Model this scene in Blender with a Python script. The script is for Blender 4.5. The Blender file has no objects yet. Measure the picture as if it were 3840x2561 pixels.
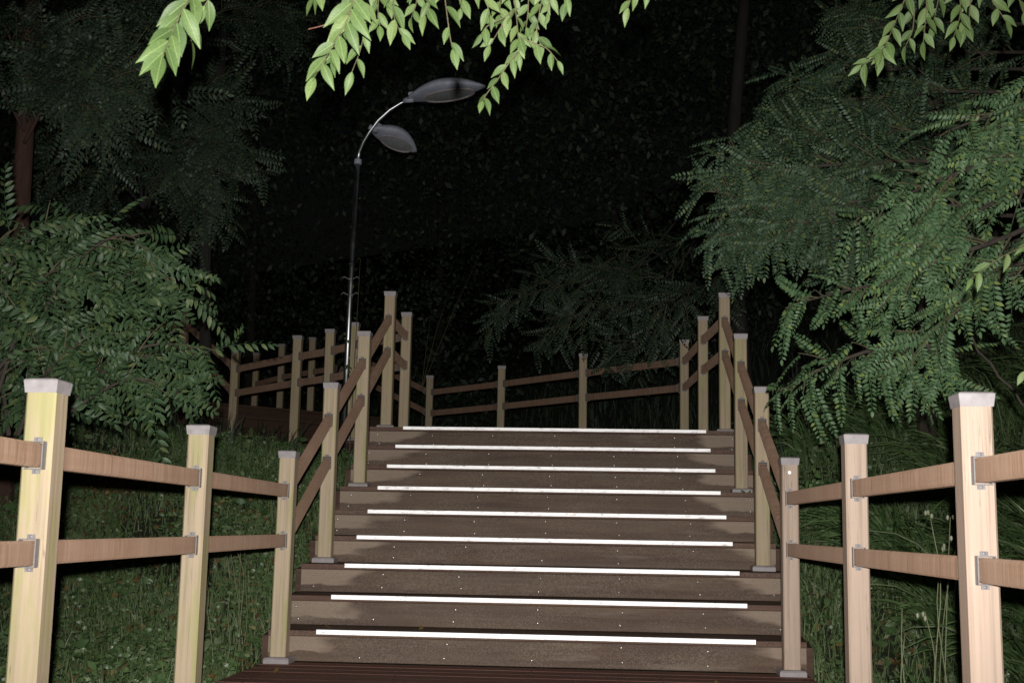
import bpy, bmesh, math, random
import numpy as np
from mathutils import Vector, Matrix

# ------------------------------------------------------------------ camera, sky, flash, exposure
scene = bpy.context.scene
COL = scene.collection
random.seed(11)
rng = np.random.default_rng(5)
R = math.radians

CAM = Vector((0.3136, 0.0, 0.7329))
c_right = Vector((0.99768, 0.06584, 0.01734)).normalized()
c_fwd = Vector((-0.0677, 0.98634, 0.15014)).normalized()
c_up = c_right.cross(c_fwd).normalized()
c_right = c_fwd.cross(c_up).normalized()
cam_data = bpy.data.cameras.new('camera')
cam_data.lens = 42.875
cam_data.sensor_width = 36.0
cam_data.clip_start = 0.02
cam_data.clip_end = 400.0
cam_data.dof.use_dof = True
cam_data.dof.focus_distance = 7.0
cam_data.dof.aperture_fstop = 11.0
cam = bpy.data.objects.new('camera', cam_data)
rot = Matrix((c_right, c_up, -c_fwd)).transposed().to_4x4()
cam.matrix_world = Matrix.Translation(CAM) @ rot
COL.objects.link(cam)
scene.camera = cam

world = bpy.data.worlds.new('World')
scene.world = world
world.use_nodes = True
wn = world.node_tree.nodes
wl = world.node_tree.links
wn.clear()
sky = wn.new('ShaderNodeTexSky')
sky.sky_type = 'NISHITA'
sky.sun_disc = False
sky.sun_elevation = R(1)
sky.sun_rotation = R(200)
bg = wn.new('ShaderNodeBackground')
bg.inputs['Strength'].default_value = 0.0022
wo = wn.new('ShaderNodeOutputWorld')
wl.new(sky.outputs[0], bg.inputs['Color'])
wl.new(bg.outputs[0], wo.inputs['Surface'])

# the photographer's flash: it sits on the camera, a hand's breadth above and behind the lens
fl = bpy.data.lights.new('camera_flash', 'SPOT')
fl.energy = 1500.0
fl.color = (1.0, 0.98, 0.955)
fl.spot_size = R(76)
fl.spot_blend = 1.0
fl.shadow_soft_size = 0.018
flo = bpy.data.objects.new('camera_flash', fl)
flo.matrix_world = Matrix.Translation(CAM + c_up * 0.095 - c_fwd * 0.10) @ rot
COL.objects.link(flo)

scene.view_settings.view_transform = 'Standard'
scene.view_settings.look = 'None'
scene.view_settings.exposure = 0.0
scene.view_settings.gamma = 1.0
scene.view_settings.use_curve_mapping = False
scene.render.engine = 'CYCLES'
scene.cycles.max_bounces = 5
scene.cycles.transparent_max_bounces = 8

# ------------------------------------------------------------------ measures (metres)
RISE = 0.165          # one step up
TREAD = 0.3458        # one step forward
Y1 = 6.626            # front of the first nosing
HALF = 1.43           # half width of the stair
LAND = 9 * RISE       # height of the upper landing
PH = 1.12             # post height with cap
PW = 0.086            # post width
UPZ, LOZ = 0.905, 0.640

# ------------------------------------------------------------------ helpers
def link(name, data, parent=None, loc=(0, 0, 0), rotm=None):
    o = bpy.data.objects.new(name, data)
    COL.objects.link(o)
    if parent is not None:
        o.parent = parent
    o.location = loc
    if rotm is not None:
        o.rotation_euler = rotm.to_euler()
    return o

def thing(name, label, cat, loc=(0, 0, 0), group=None):
    o = link(name, None, None, loc)
    o['label'] = label
    o['category'] = cat
    if group:
        o['group'] = group
    return o

def stuff(o, label=None, cat=None):
    o['kind'] = 'stuff'
    if label: o['label'] = label
    if cat: o['category'] = cat
    return o

class MB:
    def __init__(self):
        self.v = []; self.f = []; self.uv = {}
    def add(self, vs, fs):
        b = len(self.v)
        self.v += [tuple(x) for x in vs]
        self.f += [tuple(i + b for i in f) for f in fs]
    def box(self, c, s, m=None):
        hx, hy, hz = s[0] / 2, s[1] / 2, s[2] / 2
        vs = [Vector((x, y, z)) for z in (-hz, hz) for y in (-hy, hy) for x in (-hx, hx)]
        if m is not None: vs = [m @ q for q in vs]
        vs = [q + Vector(c) for q in vs]
        self.add(vs, [(0, 2, 3, 1), (4, 5, 7, 6), (0, 1, 5, 4), (2, 6, 7, 3), (0, 4, 6, 2), (1, 3, 7, 5)])
    def prism(self, sec, p0, p1, up=Vector((0, 0, 1)), scale1=1.0):
        p0, p1 = Vector(p0), Vector(p1)
        d = (p1 - p0).normalized()
        if abs(d.dot(up)) > 0.99: up = Vector((0, 1, 0))
        s = d.cross(up).normalized(); u = s.cross(d).normalized()
        n = len(sec)
        vs = [p0 + s * a + u * b for a, b in sec] + [p1 + s * a * scale1 + u * b * scale1 for a, b in sec]
        fs = [(i, (i + 1) % n, n + (i + 1) % n, n + i) for i in range(n)]
        fs += [tuple(range(n))[::-1], tuple(range(n, 2 * n))]
        self.add(vs, fs)
    def tube(self, pts, rad, sides=8, cap=True):
        pts = [Vector(p) for p in pts]
        if not hasattr(rad, '__len__'): rad = [rad] * len(pts)
        rings = []
        ref = Vector((0.3, 1, 0.2)).normalized()
        vs = []
        for i, p in enumerate(pts):
            a = pts[max(i - 1, 0)]; b = pts[min(i + 1, len(pts) - 1)]
            d = (b - a).normalized()
            s = d.cross(ref)
            if s.length < 0.05: s = d.cross(Vector((1, 0, 0)))
            s.normalize(); u = s.cross(d).normalized()
            for k in range(sides):
                t = 2 * math.pi * k / sides
                vs.append(p + (s * math.cos(t) + u * math.sin(t)) * rad[i])
        fs = []
        for i in range(len(pts) - 1):
            for k in range(sides):
                k2 = (k + 1) % sides
                fs.append((i * sides + k, i * sides + k2, (i + 1) * sides + k2, (i + 1) * sides + k))
        if cap:
            fs.append(tuple(range(sides))[::-1])
            fs.append(tuple(range((len(pts) - 1) * sides, len(pts) * sides)))
        self.add(vs, fs)
    def mesh(self, name, mat, smooth=False):
        me = bpy.data.meshes.new(name)
        me.from_pydata(self.v, [], self.f)
        me.validate()
        bm = bmesh.new(); bm.from_mesh(me)
        bmesh.ops.recalc_face_normals(bm, faces=bm.faces[:])
        bm.to_mesh(me); bm.free()
        if mat: me.materials.append(mat)
        if smooth:
            for p in me.polygons: p.use_smooth = True
        return me
    def build(self, name, mat, parent=None, loc=(0, 0, 0), smooth=False, rotm=None):
        return link(name, self.mesh(name, mat, smooth), parent, loc, rotm)

def cham(w, h, c):
    a, b = w / 2, h / 2
    return [(-a + c, -b), (a - c, -b), (a, -b + c), (a, b - c), (a - c, b), (-a + c, b), (-a, b - c), (-a, -b + c)]

def np_mesh(name, V, F, mat, uv=None, smooth=False):
    """V (n,3) floats, F (m,k) ints, all faces with k corners."""
    me = bpy.data.meshes.new(name)
    n, m, k = len(V), len(F), F.shape[1]
    me.vertices.add(n); me.loops.add(m * k); me.polygons.add(m)
    me.vertices.foreach_set('co', V.astype(np.float32).ravel())
    me.loops.foreach_set('vertex_index', F.astype(np.int32).ravel())
    me.polygons.foreach_set('loop_start', np.arange(0, m * k, k, dtype=np.int32))
    if smooth: me.polygons.foreach_set('use_smooth', np.ones(m, dtype=bool))
    if uv is not None:
        l = me.uv_layers.new(name='UVMap')
        l.data.foreach_set('uv', uv[F.ravel()].astype(np.float32).ravel())
    me.update(calc_edges=True)
    me.materials.append(mat)
    return me

# ------------------------------------------------------------------ materials
def newmat(name):
    m = bpy.data.materials.new(name)
    m.use_nodes = True
    nt = m.node_tree
    b = nt.nodes['Principled BSDF']
    return m, nt, b
def N(nt, t, **kw):
    n = nt.nodes.new(t)
    for k, v in kw.items(): setattr(n, k, v)
    return n
def coord(nt, scale=(1, 1, 1), jitter=True):
    tc = N(nt, 'ShaderNodeTexCoord')
    mp = N(nt, 'ShaderNodeMapping')
    mp.inputs['Scale'].default_value = scale
    nt.links.new(tc.outputs['Object'], mp.inputs['Vector'])
    if jitter:
        oi = N(nt, 'ShaderNodeObjectInfo')
        mu = N(nt, 'ShaderNodeMath', operation='MULTIPLY')
        mu.inputs[1].default_value = 37.0
        nt.links.new(oi.outputs['Random'], mu.inputs[0])
        cx = N(nt, 'ShaderNodeCombineXYZ')
        for i in range(3): nt.links.new(mu.outputs[0], cx.inputs[i])
        nt.links.new(cx.outputs[0], mp.inputs['Location'])
    return mp.outputs[0]
def noise(nt, vec, scale, detail=4.0, rough=0.55, dist=0.0):
    n = N(nt, 'ShaderNodeTexNoise')
    n.inputs['Scale'].default_value = scale
    n.inputs['Detail'].default_value = detail
    n.inputs['Roughness'].default_value = rough
    n.inputs['Distortion'].default_value = dist
    nt.links.new(vec, n.inputs['Vector'])
    return n.outputs['Fac']
def ramp(nt, fac, stops):
    r = N(nt, 'ShaderNodeValToRGB')
    el = r.color_ramp.elements
    while len(el) < len(stops): el.new(0.5)
    for e, (p, c) in zip(el, stops):
        e.position = p
        e.color = (c, c, c, 1) if not hasattr(c, '__len__') else (*c, 1)
    nt.links.new(fac, r.inputs[0])
    return r.outputs[0]
def mixc(nt, fac, a, b, mode='MIX'):
    m = N(nt, 'ShaderNodeMix', data_type='RGBA', blend_type=mode)
    for sock, v in ((m.inputs[0], fac), (m.inputs[6], a), (m.inputs[7], b)):
        if hasattr(v, 'is_linked'): nt.links.new(v, sock)
        elif hasattr(v, '__len__'): sock.default_value = (*v, 1)
        else: sock.default_value = v
    return m.outputs[2]
def math_(nt, op, a, b=None, clamp=False):
    m = N(nt, 'ShaderNodeMath', operation=op, use_clamp=clamp)
    for s, v in ((m.inputs[0], a), (m.inputs[1], b)):
        if v is None: continue
        if hasattr(v, 'is_linked'): nt.links.new(v, s)
        else: s.default_value = v
    return m.outputs[0]
def bump(nt, b, h, strength=0.3, dist=0.01):
    bp = N(nt, 'ShaderNodeBump')
    bp.inputs['Strength'].default_value = strength
    bp.inputs['Distance'].default_value = dist
    nt.links.new(h, bp.inputs['Height'])
    nt.links.new(bp.outputs[0], b.inputs['Normal'])

def post_mat(name, base, dark, algae):
    m, nt, b = newmat(name)
    g = noise(nt, coord(nt, (60, 60, 1.1)), 1.0, 5, 0.6)
    col = ramp(nt, g, [(0.3, tuple(x * 0.85 for x in dark)), (0.5, base), (0.75, tuple(min(1, x * 1.1) for x in base))])
    big = noise(nt, coord(nt, (5, 5, 2.2)), 1.0, 3)
    col = mixc(nt, ramp(nt, big, [(0.35, 0.0), (0.75, 0.35)]), col, tuple(x * 0.72 for x in base))
    if algae:
        al = noise(nt, coord(nt, (16, 16, 2.6)), 1.0, 4, 0.6, 0.4)
        fac = ramp(nt, al, [(0.47, 0.0), (0.62, algae)])
        col = mixc(nt, fac, col, (0.33, 0.38, 0.07))
    # drip stains running down from the fixings
    st = noise(nt, coord(nt, (90, 90, 3.0)), 1.0, 3)
    col = mixc(nt, ramp(nt, st, [(0.62, 0.0), (0.78, 0.30)]), col, (0.22, 0.17, 0.11))
    ck = noise(nt, coord(nt, (110, 110, 1.4)), 1.0, 2, 0.4, 0.3)
    ckm = noise(nt, coord(nt, (3, 3, 3)), 1.0, 2)
    cf = math_(nt, 'MULTIPLY', ramp(nt, math_(nt, 'ABSOLUTE', math_(nt, 'SUBTRACT', ck, 0.5)), [(0.0, 0.75), (0.012, 0.0)]), ramp(nt, ckm, [(0.50, 0.0), (0.60, 1.0)]))
    col = mixc(nt, cf, col, (0.13, 0.095, 0.06))
    sp = noise(nt, coord(nt, (1, 1, 1)), 160.0, 3)
    col = mixc(nt, ramp(nt, sp, [(0.66, 0.0), (0.80, 0.35)]), col, (0.16, 0.13, 0.09))
    nt.links.new(col, b.inputs['Base Color'])
    b.inputs['Roughness'].default_value = 0.62
    bump(nt, b, g, 0.25, 0.004)
    return m
M = {}
M['post_left'] = post_mat('post_wood_yellow', (0.55, 0.43, 0.29), (0.47, 0.365, 0.24), 0.42)
M['post_right'] = post_mat('post_wood_pink', (0.57, 0.425, 0.325), (0.49, 0.36, 0.27), 0.0)
M['post_mid'] = post_mat('post_wood_tan', (0.50, 0.385, 0.25), (0.37, 0.28, 0.175), 0.3)

def rail_mat():
    m, nt, b = newmat('rail_brown_composite')
    # saw marks run across the rail (local Y is along the rail), grain along it
    across = noise(nt, coord(nt, (3, 95, 3)), 1.0, 3, 0.6)
    grain = noise(nt, coord(nt, (60, 3, 60)), 1.0, 4)
    blot = noise(nt, coord(nt, (2, 4, 2)), 1.0, 3)
    col = ramp(nt, across, [(0.3, (0.150, 0.090, 0.056)), (0.62, (0.27, 0.172, 0.118))])
    col = mixc(nt, ramp(nt, grain, [(0.4, 0.0), (0.8, 0.35)]), col, (0.16, 0.088, 0.055))
    col = mixc(nt, ramp(nt, blot, [(0.4, 0.0), (0.75, 0.5)]), col, (0.29, 0.195, 0.14))
    tg = N(nt, 'ShaderNodeTexCoord'); sg = N(nt, 'ShaderNodeSeparateXYZ'); nt.links.new(tg.outputs['Generated'], sg.inputs[0])
    en = math_(nt, 'ABSOLUTE', math_(nt, 'SUBTRACT', sg.outputs[1], 0.5))
    en = math_(nt, 'ADD', en, math_(nt, 'MULTIPLY', blot, 0.06))
    col = mixc(nt, ramp(nt, en, [(0.46, 0.0), (0.53, 0.55)]), col, (0.11, 0.062, 0.040))
    nt.links.new(col, b.inputs['Base Color'])
    b.inputs['Roughness'].default_value = 0.6
    b.inputs['Diffuse Roughness'].default_value = 1.0
    bump(nt, b, across, 0.3, 0.003)
    return m
M['rail'] = rail_mat()

def metal_mat(name, c, rough, metallic=1.0, sc=40):
    m, nt, b = newmat(name)
    n = noise(nt, coord(nt), sc, 4)
    col = mixc(nt, ramp(nt, n, [(0.3, 0.0), (0.75, 1.0)]), tuple(x * 0.7 for x in c), c)
    nt.links.new(col, b.inputs['Base Color'])
    b.inputs['Metallic'].default_value = metallic
    r = ramp(nt, n, [(0.2, rough * 0.8), (0.8, min(1, rough * 1.25))])
    nt.links.new(r, b.inputs['Roughness'])
    return m
M['cap'] = metal_mat('cap_grey_plastic', (0.44, 0.40, 0.40), 0.5, 0.0, 30)
M['bracket'] = metal_mat('bracket_galvanised', (0.33, 0.31, 0.31), 0.5, 0.2, 60)
M['screw'] = metal_mat('screw_stainless', (0.9, 0.88, 0.84), 0.33, 1.0)
M['pole'] = metal_mat('lamp_pole_steel', (0.75, 0.76, 0.78), 0.38, 1.0, 8)
M['lamp'] = metal_mat('lamp_housing_grey', (0.50, 0.53, 0.62), 0.45, 0.0, 12)

def lens_mat():
    m, nt, b = newmat('lamp_lens_glass')
    g = noise(nt, coord(nt, (30, 90, 30)), 1.0, 2)
    nt.links.new(ramp(nt, g, [(0.3, (0.26, 0.28, 0.28)), (0.7, (0.40, 0.42, 0.42))]), b.inputs['Base Color'])
    b.inputs['Roughness'].default_value = 0.25
    b.inputs['Coat Weight'].default_value = 0.5
    return m
M['lens'] = lens_mat()

def board_mat(name, base, wet, dry_ends=False, grit=True):
    """Weathered deck boards; local X runs along the board, local Z=0 is the foot of a riser."""
    m, nt, b = newmat(name)
    g = noise(nt, coord(nt, (1.6, 70, 70)), 1.0, 5, 0.6)
    bl = noise(nt, coord(nt, (1.3, 7, 7)), 1.0, 4, 0.6, 0.3)
    col = ramp(nt, g, [(0.25, tuple(x * 0.72 for x in wet)), (0.75, tuple(x * 1.25 for x in wet))])
    col = mixc(nt, ramp(nt, bl, [(0.35, 0.0), (0.7, 0.7)]), col, tuple(x * y for x, y in zip(wet, (1.35, 1.2, 0.95))))
    b2 = noise(nt, coord(nt, (0.9, 14, 14)), 1.0, 4, 0.65, 0.5)
    col = mixc(nt, ramp(nt, b2, [(0.42, 0.0), (0.68, 0.85)]), col, tuple(x * y for x, y in zip(wet, (0.66, 0.56, 0.58))))
    rough_f = None
    if dry_ends:
        tc = N(nt, 'ShaderNodeTexCoord'); sx = N(nt, 'ShaderNodeSeparateXYZ')
        nt.links.new(tc.outputs['Object'], sx.inputs[0])
        ax = math_(nt, 'ABSOLUTE', sx.outputs[0])
        wob = noise(nt, coord(nt, (2.2, 9, 9)), 1.0, 3, 0.5)
        oi = N(nt, 'ShaderNodeObjectInfo')
        # dry reach: starts about 1.1 m from the middle, nearer where the wobble is high
        a = math_(nt, 'MULTIPLY', wob, 0.75)
        a = math_(nt, 'ADD', ax, a)
        zt = math_(nt, 'MULTIPLY', sx.outputs[2], 1.6)
        a = math_(nt, 'ADD', a, zt)
        left = math_(nt, 'LESS_THAN', sx.outputs[0], 0.0)
        sl = N(nt, 'ShaderNodeSeparateXYZ'); nt.links.new(oi.outputs['Location'], sl.inputs[0])
        high = math_(nt, 'GREATER_THAN', sl.outputs[2], 0.6)
        a = math_(nt, 'ADD', a, math_(nt, 'MULTIPLY', math_(nt, 'MAXIMUM', left, high), 0.13))
        d1 = math_(nt, 'MULTIPLY', math_(nt, 'SUBTRACT', a, 1.69), 9.0, True)
        d2 = noise(nt, coord(nt, (4, 9, 9)), 1.0, 4, 0.6)
        low = math_(nt, 'MULTIPLY', math_(nt, 'SUBTRACT', sx.outputs[2], math_(nt, 'MULTIPLY', d2, 0.085)), 120.0, True)
        dry = math_(nt, 'MULTIPLY', d1, low)
        dcol = mixc(nt, g, (0.29, 0.215, 0.16), (0.40, 0.31, 0.235))
        col = mixc(nt, dry, col, dcol)
        rough_f = dry
    if dry_ends:   # pale worn scuffs, mostly inboard
        scf = noise(nt, coord(nt, (1.7, 5, 11)), 1.0, 5, 0.6, 0.2)
        col = mixc(nt, ramp(nt, scf, [(0.60, 0.0), (0.72, 0.55)]), col, (0.26, 0.205, 0.16))
    if grit:
        fine = noise(nt, coord(nt), 120.0, 3, 0.7)
        haze_ = noise(nt, coord(nt, (2.0, 3, 5)), 1.0, 4, 0.6)
        gf = math_(nt, 'MULTIPLY', ramp(nt, fine, [(0.45, 0.0), (0.62, 1.0)]), ramp(nt, haze_, [(0.35, 0.12), (0.65, 0.8)]))
        col = mixc(nt, gf, col, (0.24, 0.195, 0.15))
        sp = N(nt, 'ShaderNodeTexVoronoi'); sp.inputs['Scale'].default_value = 85.0
        nt.links.new(coord(nt), sp.inputs['Vector'])
        pn = noise(nt, coord(nt), 3.5, 3)
        dots = math_(nt, 'MULTIPLY', ramp(nt, sp.outputs['Distance'], [(0.10, 1.0), (0.30, 0.0)]), ramp(nt, pn, [(0.42, 0.0), (0.66, 0.45)]))
        col = mixc(nt, dots, col, (0.26, 0.225, 0.17))
    nt.links.new(col, b.inputs['Base Color'])
    b.inputs['Roughness'].default_value = 0.78
    b.inputs['Specular IOR Level'].default_value = 0.3
    bump(nt, b, g, 0.5, 0.005)
    return m
M['riser'] = board_mat('riser_boards', None, (0.132, 0.094, 0.073), True)
M['tread'] = board_mat('tread_boards_wet', None, (0.15, 0.090, 0.070))
M['deck'] = board_mat('deck_boards_wet', None, (0.24, 0.105, 0.085))
M['stringer'] = board_mat('stringer_dark', None, (0.10, 0.062, 0.045), False, False)

def strip_mat():
    # white reflective nosing tape: diffuse white plus glass beads that throw light back where it came from
    m, nt, b = newmat('reflective_nosing_strip')
    n = noise(nt, coord(nt, (20, 60, 60)), 1.0, 4, 0.7)
    c = ramp(nt, n, [(0.30, (0.36, 0.33, 0.31)), (0.42, (0.72, 0.70, 0.69)), (0.65, (0.82, 0.81, 0.80))])
    nt.links.new(c, b.inputs['Base Color'])
    b.inputs['Roughness'].default_value = 0.5
    gl = N(nt, 'ShaderNodeBsdfGlossy'); gl.inputs['Roughness'].default_value = 0.5
    nt.links.new(c, gl.inputs['Color'])
    ge = N(nt, 'ShaderNodeNewGeometry')
    nt.links.new(ge.outputs['Incoming'], gl.inputs['Normal'])
    mx = N(nt, 'ShaderNodeMixShader'); mx.inputs[0].default_value = 0.42
    out = nt.nodes['Material Output']
    nt.links.new(b.outputs[0], mx.inputs[1]); nt.links.new(gl.outputs[0], mx.inputs[2])
    nt.links.new(mx.outputs[0], out.inputs['Surface'])
    return m
M['strip'] = strip_mat()

def leaf_mat(name, c1, c2, c3, trans=0.25, rough=0.5, veins=False, spec=0.35, backlight=1.6):
    m, nt, b = newmat(name)
    ge = N(nt, 'ShaderNodeNewGeometry'); oi = N(nt, 'ShaderNodeObjectInfo')
    r = math_(nt, 'FRACT', math_(nt, 'ADD', ge.outputs['Random Per Island'], oi.outputs['Random']))
    col = ramp(nt, r, [(0.0, c1), (0.45, c2), (0.8, c2), (1.0, c3)])
    n = noise(nt, coord(nt), 14.0, 3)
    col = mixc(nt, ramp(nt, n, [(0.3, 0.0), (0.7, 0.45)]), col, tuple(x * 0.6 for x in c1))
    # pale underside
    col = mixc(nt, math_(nt, 'MULTIPLY', ge.outputs['Backfacing'], 0.45), col, tuple(min(1, x * 1.5 + 0.02) for x in c2))
    if veins:
        tc = N(nt, 'ShaderNodeTexCoord'); sx = N(nt, 'ShaderNodeSeparateXYZ')
        nt.links.new(tc.outputs['UV'], sx.inputs[0])
        off = math_(nt, 'ABSOLUTE', math_(nt, 'SUBTRACT', sx.outputs[0], 0.5))
        mid = ramp(nt, off, [(0.015, 1.0), (0.045, 0.0)])
        ph = math_(nt, 'SUBTRACT', math_(nt, 'MULTIPLY', sx.outputs[1], 9.0), math_(nt, 'MULTIPLY', off, 7.0))
        w = math_(nt, 'ABSOLUTE', math_(nt, 'SUBTRACT', math_(nt, 'FRACT', ph), 0.5))
        side = ramp(nt, w, [(0.02, 0.55), (0.12, 0.0)])
        v = math_(nt, 'MAXIMUM', mid, side)
        col = mixc(nt, math_(nt, 'MULTIPLY', v, 0.55), col, tuple(min(1, x * 1.5) for x in c3))
        bump(nt, b, v, 0.35, 0.002)
    nt.links.new(col, b.inputs['Base Color'])
    b.inputs['Roughness'].default_value = rough
    b.inputs['Specular IOR Level'].default_value = spec
    tr = N(nt, 'ShaderNodeBsdfTranslucent')
    nt.links.new(mixc(nt, 1.0, col, (1.0, backlight * 0.75, 0.4), 'MULTIPLY'), tr.inputs['Color'])
    mx = N(nt, 'ShaderNodeMixShader'); mx.inputs[0].default_value = trans
    out = nt.nodes['Material Output']
    nt.links.new(b.outputs[0], mx.inputs[1]); nt.links.new(tr.outputs[0], mx.inputs[2])
    nt.links.new(mx.outputs[0], out.inputs['Surface'])
    return m
M['leaf_hang'] = leaf_mat('leaf_hanging_pale_green', (0.055, 0.100, 0.028), (0.105, 0.165, 0.050), (0.17, 0.23, 0.080), 0.2, 0.5, True)
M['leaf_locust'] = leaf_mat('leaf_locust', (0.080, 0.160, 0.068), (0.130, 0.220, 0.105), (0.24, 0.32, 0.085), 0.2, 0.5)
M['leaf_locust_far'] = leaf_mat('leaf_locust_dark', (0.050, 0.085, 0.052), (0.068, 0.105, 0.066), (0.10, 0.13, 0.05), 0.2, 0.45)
M['leaf_locust_dimmed'] = leaf_mat('leaf_locust_dimmed', (0.060, 0.110, 0.058), (0.085, 0.140, 0.080), (0.16, 0.20, 0.06), 0.2, 0.5)  # dimmer copy of the near locust leaf; weaker light put into the colour
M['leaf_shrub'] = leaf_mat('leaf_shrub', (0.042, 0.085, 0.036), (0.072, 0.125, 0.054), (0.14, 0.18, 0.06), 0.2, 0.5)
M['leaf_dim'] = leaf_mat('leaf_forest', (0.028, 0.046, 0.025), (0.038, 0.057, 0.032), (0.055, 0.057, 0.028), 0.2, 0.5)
M['grass'] = leaf_mat('grass_blades', (0.085, 0.145, 0.050), (0.150, 0.215, 0.085), (0.36, 0.36, 0.24), 0.2, 0.5)
M['weed'] = leaf_mat('weed_leaves', (0.070, 0.135, 0.048), (0.140, 0.225, 0.082), (0.36, 0.42, 0.25), 0.2, 0.36)
M['dead_leaf'] = leaf_mat('dead_leaf', (0.11, 0.055, 0.025), (0.20, 0.13, 0.05), (0.38, 0.30, 0.10), 0.1, 0.6)
M['stalk'] = leaf_mat('dry_stalk', (0.15, 0.17, 0.08), (0.20, 0.22, 0.11), (0.27, 0.26, 0.15), 0.0, 0.6)
M['flower'] = leaf_mat('seed_heads', (0.22, 0.23, 0.14), (0.32, 0.32, 0.22), (0.45, 0.44, 0.34), 0.1, 0.7)

def bark_mat(name, c, red=False):
    m, nt, b = newmat(name)
    n = noise(nt, coord(nt, (14, 14, 3)), 1.0, 6, 0.65, 0.6)
    nt.links.new(ramp(nt, n, [(0.3, tuple(x * 0.45 for x in c)), (0.7, c)]), b.inputs['Base Color'])
    b.inputs['Roughness'].default_value = 0.9
    bump(nt, b, n, 0.8, 0.03)
    return m
M['bark'] = bark_mat('bark_brown', (0.070, 0.055, 0.042))
M['bark_dimmed'] = bark_mat('bark_dimmed', (0.035, 0.030, 0.026))  # darker copy of the bark; the dark round distant trunks is in the colour
M['bark_red'] = bark_mat('bark_reddish', (0.10, 0.050, 0.036))
M['twig'] = bark_mat('twig_green_brown', (0.15, 0.13, 0.07))
M['twig_red'] = bark_mat('twig_red_brown', (0.26, 0.11, 0.08))

def ground_mat():
    m, nt, b = newmat('ground_soil')
    n = noise(nt, coord(nt, (1, 1, 1), False), 2.2, 6, 0.65)
    n2 = noise(nt, coord(nt, (1, 1, 1), False), 28.0, 4, 0.7)
    col = ramp(nt, n, [(0.3, (0.050, 0.045, 0.028)), (0.55, (0.045, 0.062, 0.026)), (0.75, (0.090, 0.068, 0.045))])
    col = mixc(nt, ramp(nt, n2, [(0.4, 0.0), (0.7, 0.8)]), col, (0.020, 0.016, 0.010))
    nt.links.new(col, b.inputs['Base Color'])
    b.inputs['Roughness'].default_value = 0.95
    bump(nt, b, n2, 1.0, 0.05)
    return m
M['ground'] = ground_mat()

# ------------------------------------------------------------------ where twigs and limbs run, world metres
HANG_LEFT = [
  ([(-0.554, 2.45, 1.879), (-0.574, 2.417, 1.805), (-0.58, 2.383, 1.737), (-0.583, 2.35, 1.681)], 0.07, 0.019),
  ([(-0.534, 2.5, 1.902), (-0.544, 2.5, 1.872), (-0.551, 2.5, 1.858)], 0.058, 0.03),
  ([(-0.6, 2.5, 1.852), (-0.595, 2.525, 1.822), (-0.594, 2.55, 1.797)], 0.062, 0.03),
]
HANG_MID = [
  ([(-0.333, 2.7, 1.998), (-0.356, 2.7, 1.968)], 0.058, 0.03),
  ([(-0.262, 2.7, 1.98), (-0.265, 2.667, 1.901), (-0.294, 2.633, 1.813), (-0.323, 2.6, 1.729)], 0.066, 0.02),
  ([(-0.297, 2.8, 2.032), (-0.254, 2.8, 1.981), (-0.254, 2.8, 1.919), (-0.263, 2.8, 1.869), (-0.28, 2.8, 1.819)], 0.056, 0.036),
  ([(-0.192, 2.85, 2.06), (-0.193, 2.85, 1.997), (-0.181, 2.85, 1.957), (-0.167, 2.85, 1.936)], 0.055, 0.03),
  ([(-0.075, 2.9, 2.081), (-0.065, 2.9, 2.012), (-0.054, 2.9, 1.942), (-0.047, 2.9, 1.917)], 0.05, 0.04),
  ([(-0.143, 2.85, 2.059), (-0.1, 2.825, 2.007), (-0.106, 2.8, 1.962)], 0.052, 0.03),
  ([(0.098, 2.95, 2.102), (0.108, 2.95, 2.02), (0.114, 2.95, 1.961), (0.117, 2.95, 1.92)], 0.042, 0.02),
  ([(0.114, 2.95, 1.926), (0.088, 2.938, 1.887), (0.068, 2.925, 1.848), (0.04, 2.913, 1.803), (0.031, 2.9, 1.779)], 0.045, 0.022),
  ([(0.015, 2.9, 2.08), (0.036, 2.9, 2.033), (0.045, 2.9, 2.004)], 0.05, 0.026),
  ([(0.112, 2.95, 2.043), (0.079, 2.95, 2.02), (0.035, 2.95, 1.997), (0.019, 2.95, 1.976)], 0.045, 0.024),
  ([(0.116, 2.95, 1.967), (0.153, 2.95, 1.949), (0.186, 2.95, 1.935), (0.214, 2.95, 1.902)], 0.045, 0.022),
  ([(0.176, 3.0, 2.124), (0.166, 3.0, 2.065), (0.157, 3.0, 2.005)], 0.043, 0.024),
  ([(0.244, 3.0, 2.124), (0.233, 3.0, 2.097), (0.229, 3.0, 2.078)], 0.046, 0.026),
  ([(0.081, 3.0, 2.042), (0.053, 3.0, 1.994), (0.037, 3.0, 1.965)], 0.044, 0.024),
  ([(-0.252, 2.9, 2.084), (-0.228, 2.9, 2.06), (-0.216, 2.9, 2.037)], 0.05, 0.03),
  ([(0.155, 3.0, 2.017), (0.162, 3.0, 1.987), (0.167, 3.0, 1.97)], 0.042, 0.024),
  ([(0.133, 3.05, 2.148), (0.131, 3.05, 2.075), (0.125, 3.05, 2.015)], 0.043, 0.02),
  ([(0.058, 3.05, 2.149), (0.059, 3.025, 2.077), (0.067, 3.0, 2.016)], 0.043, 0.022),
  ([(-0.148, 2.95, 2.106), (-0.148, 2.925, 2.047), (-0.154, 2.9, 2.001)], 0.046, 0.024),
  ([(-0.028, 2.95, 2.104), (-0.032, 2.95, 2.069), (-0.036, 2.95, 2.045)], 0.045, 0.024),
  ([(-0.238, 2.9, 2.084), (-0.236, 2.875, 2.014), (-0.225, 2.85, 1.957)], 0.048, 0.026),
  ([(0.199, 3.0, 2.124), (0.19, 3.0, 2.088), (0.186, 3.0, 2.053)], 0.042, 0.022),
  ([(-0.294, 2.75, 1.937), (-0.295, 2.725, 1.872), (-0.3, 2.7, 1.818)], 0.055, 0.022),
]
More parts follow.
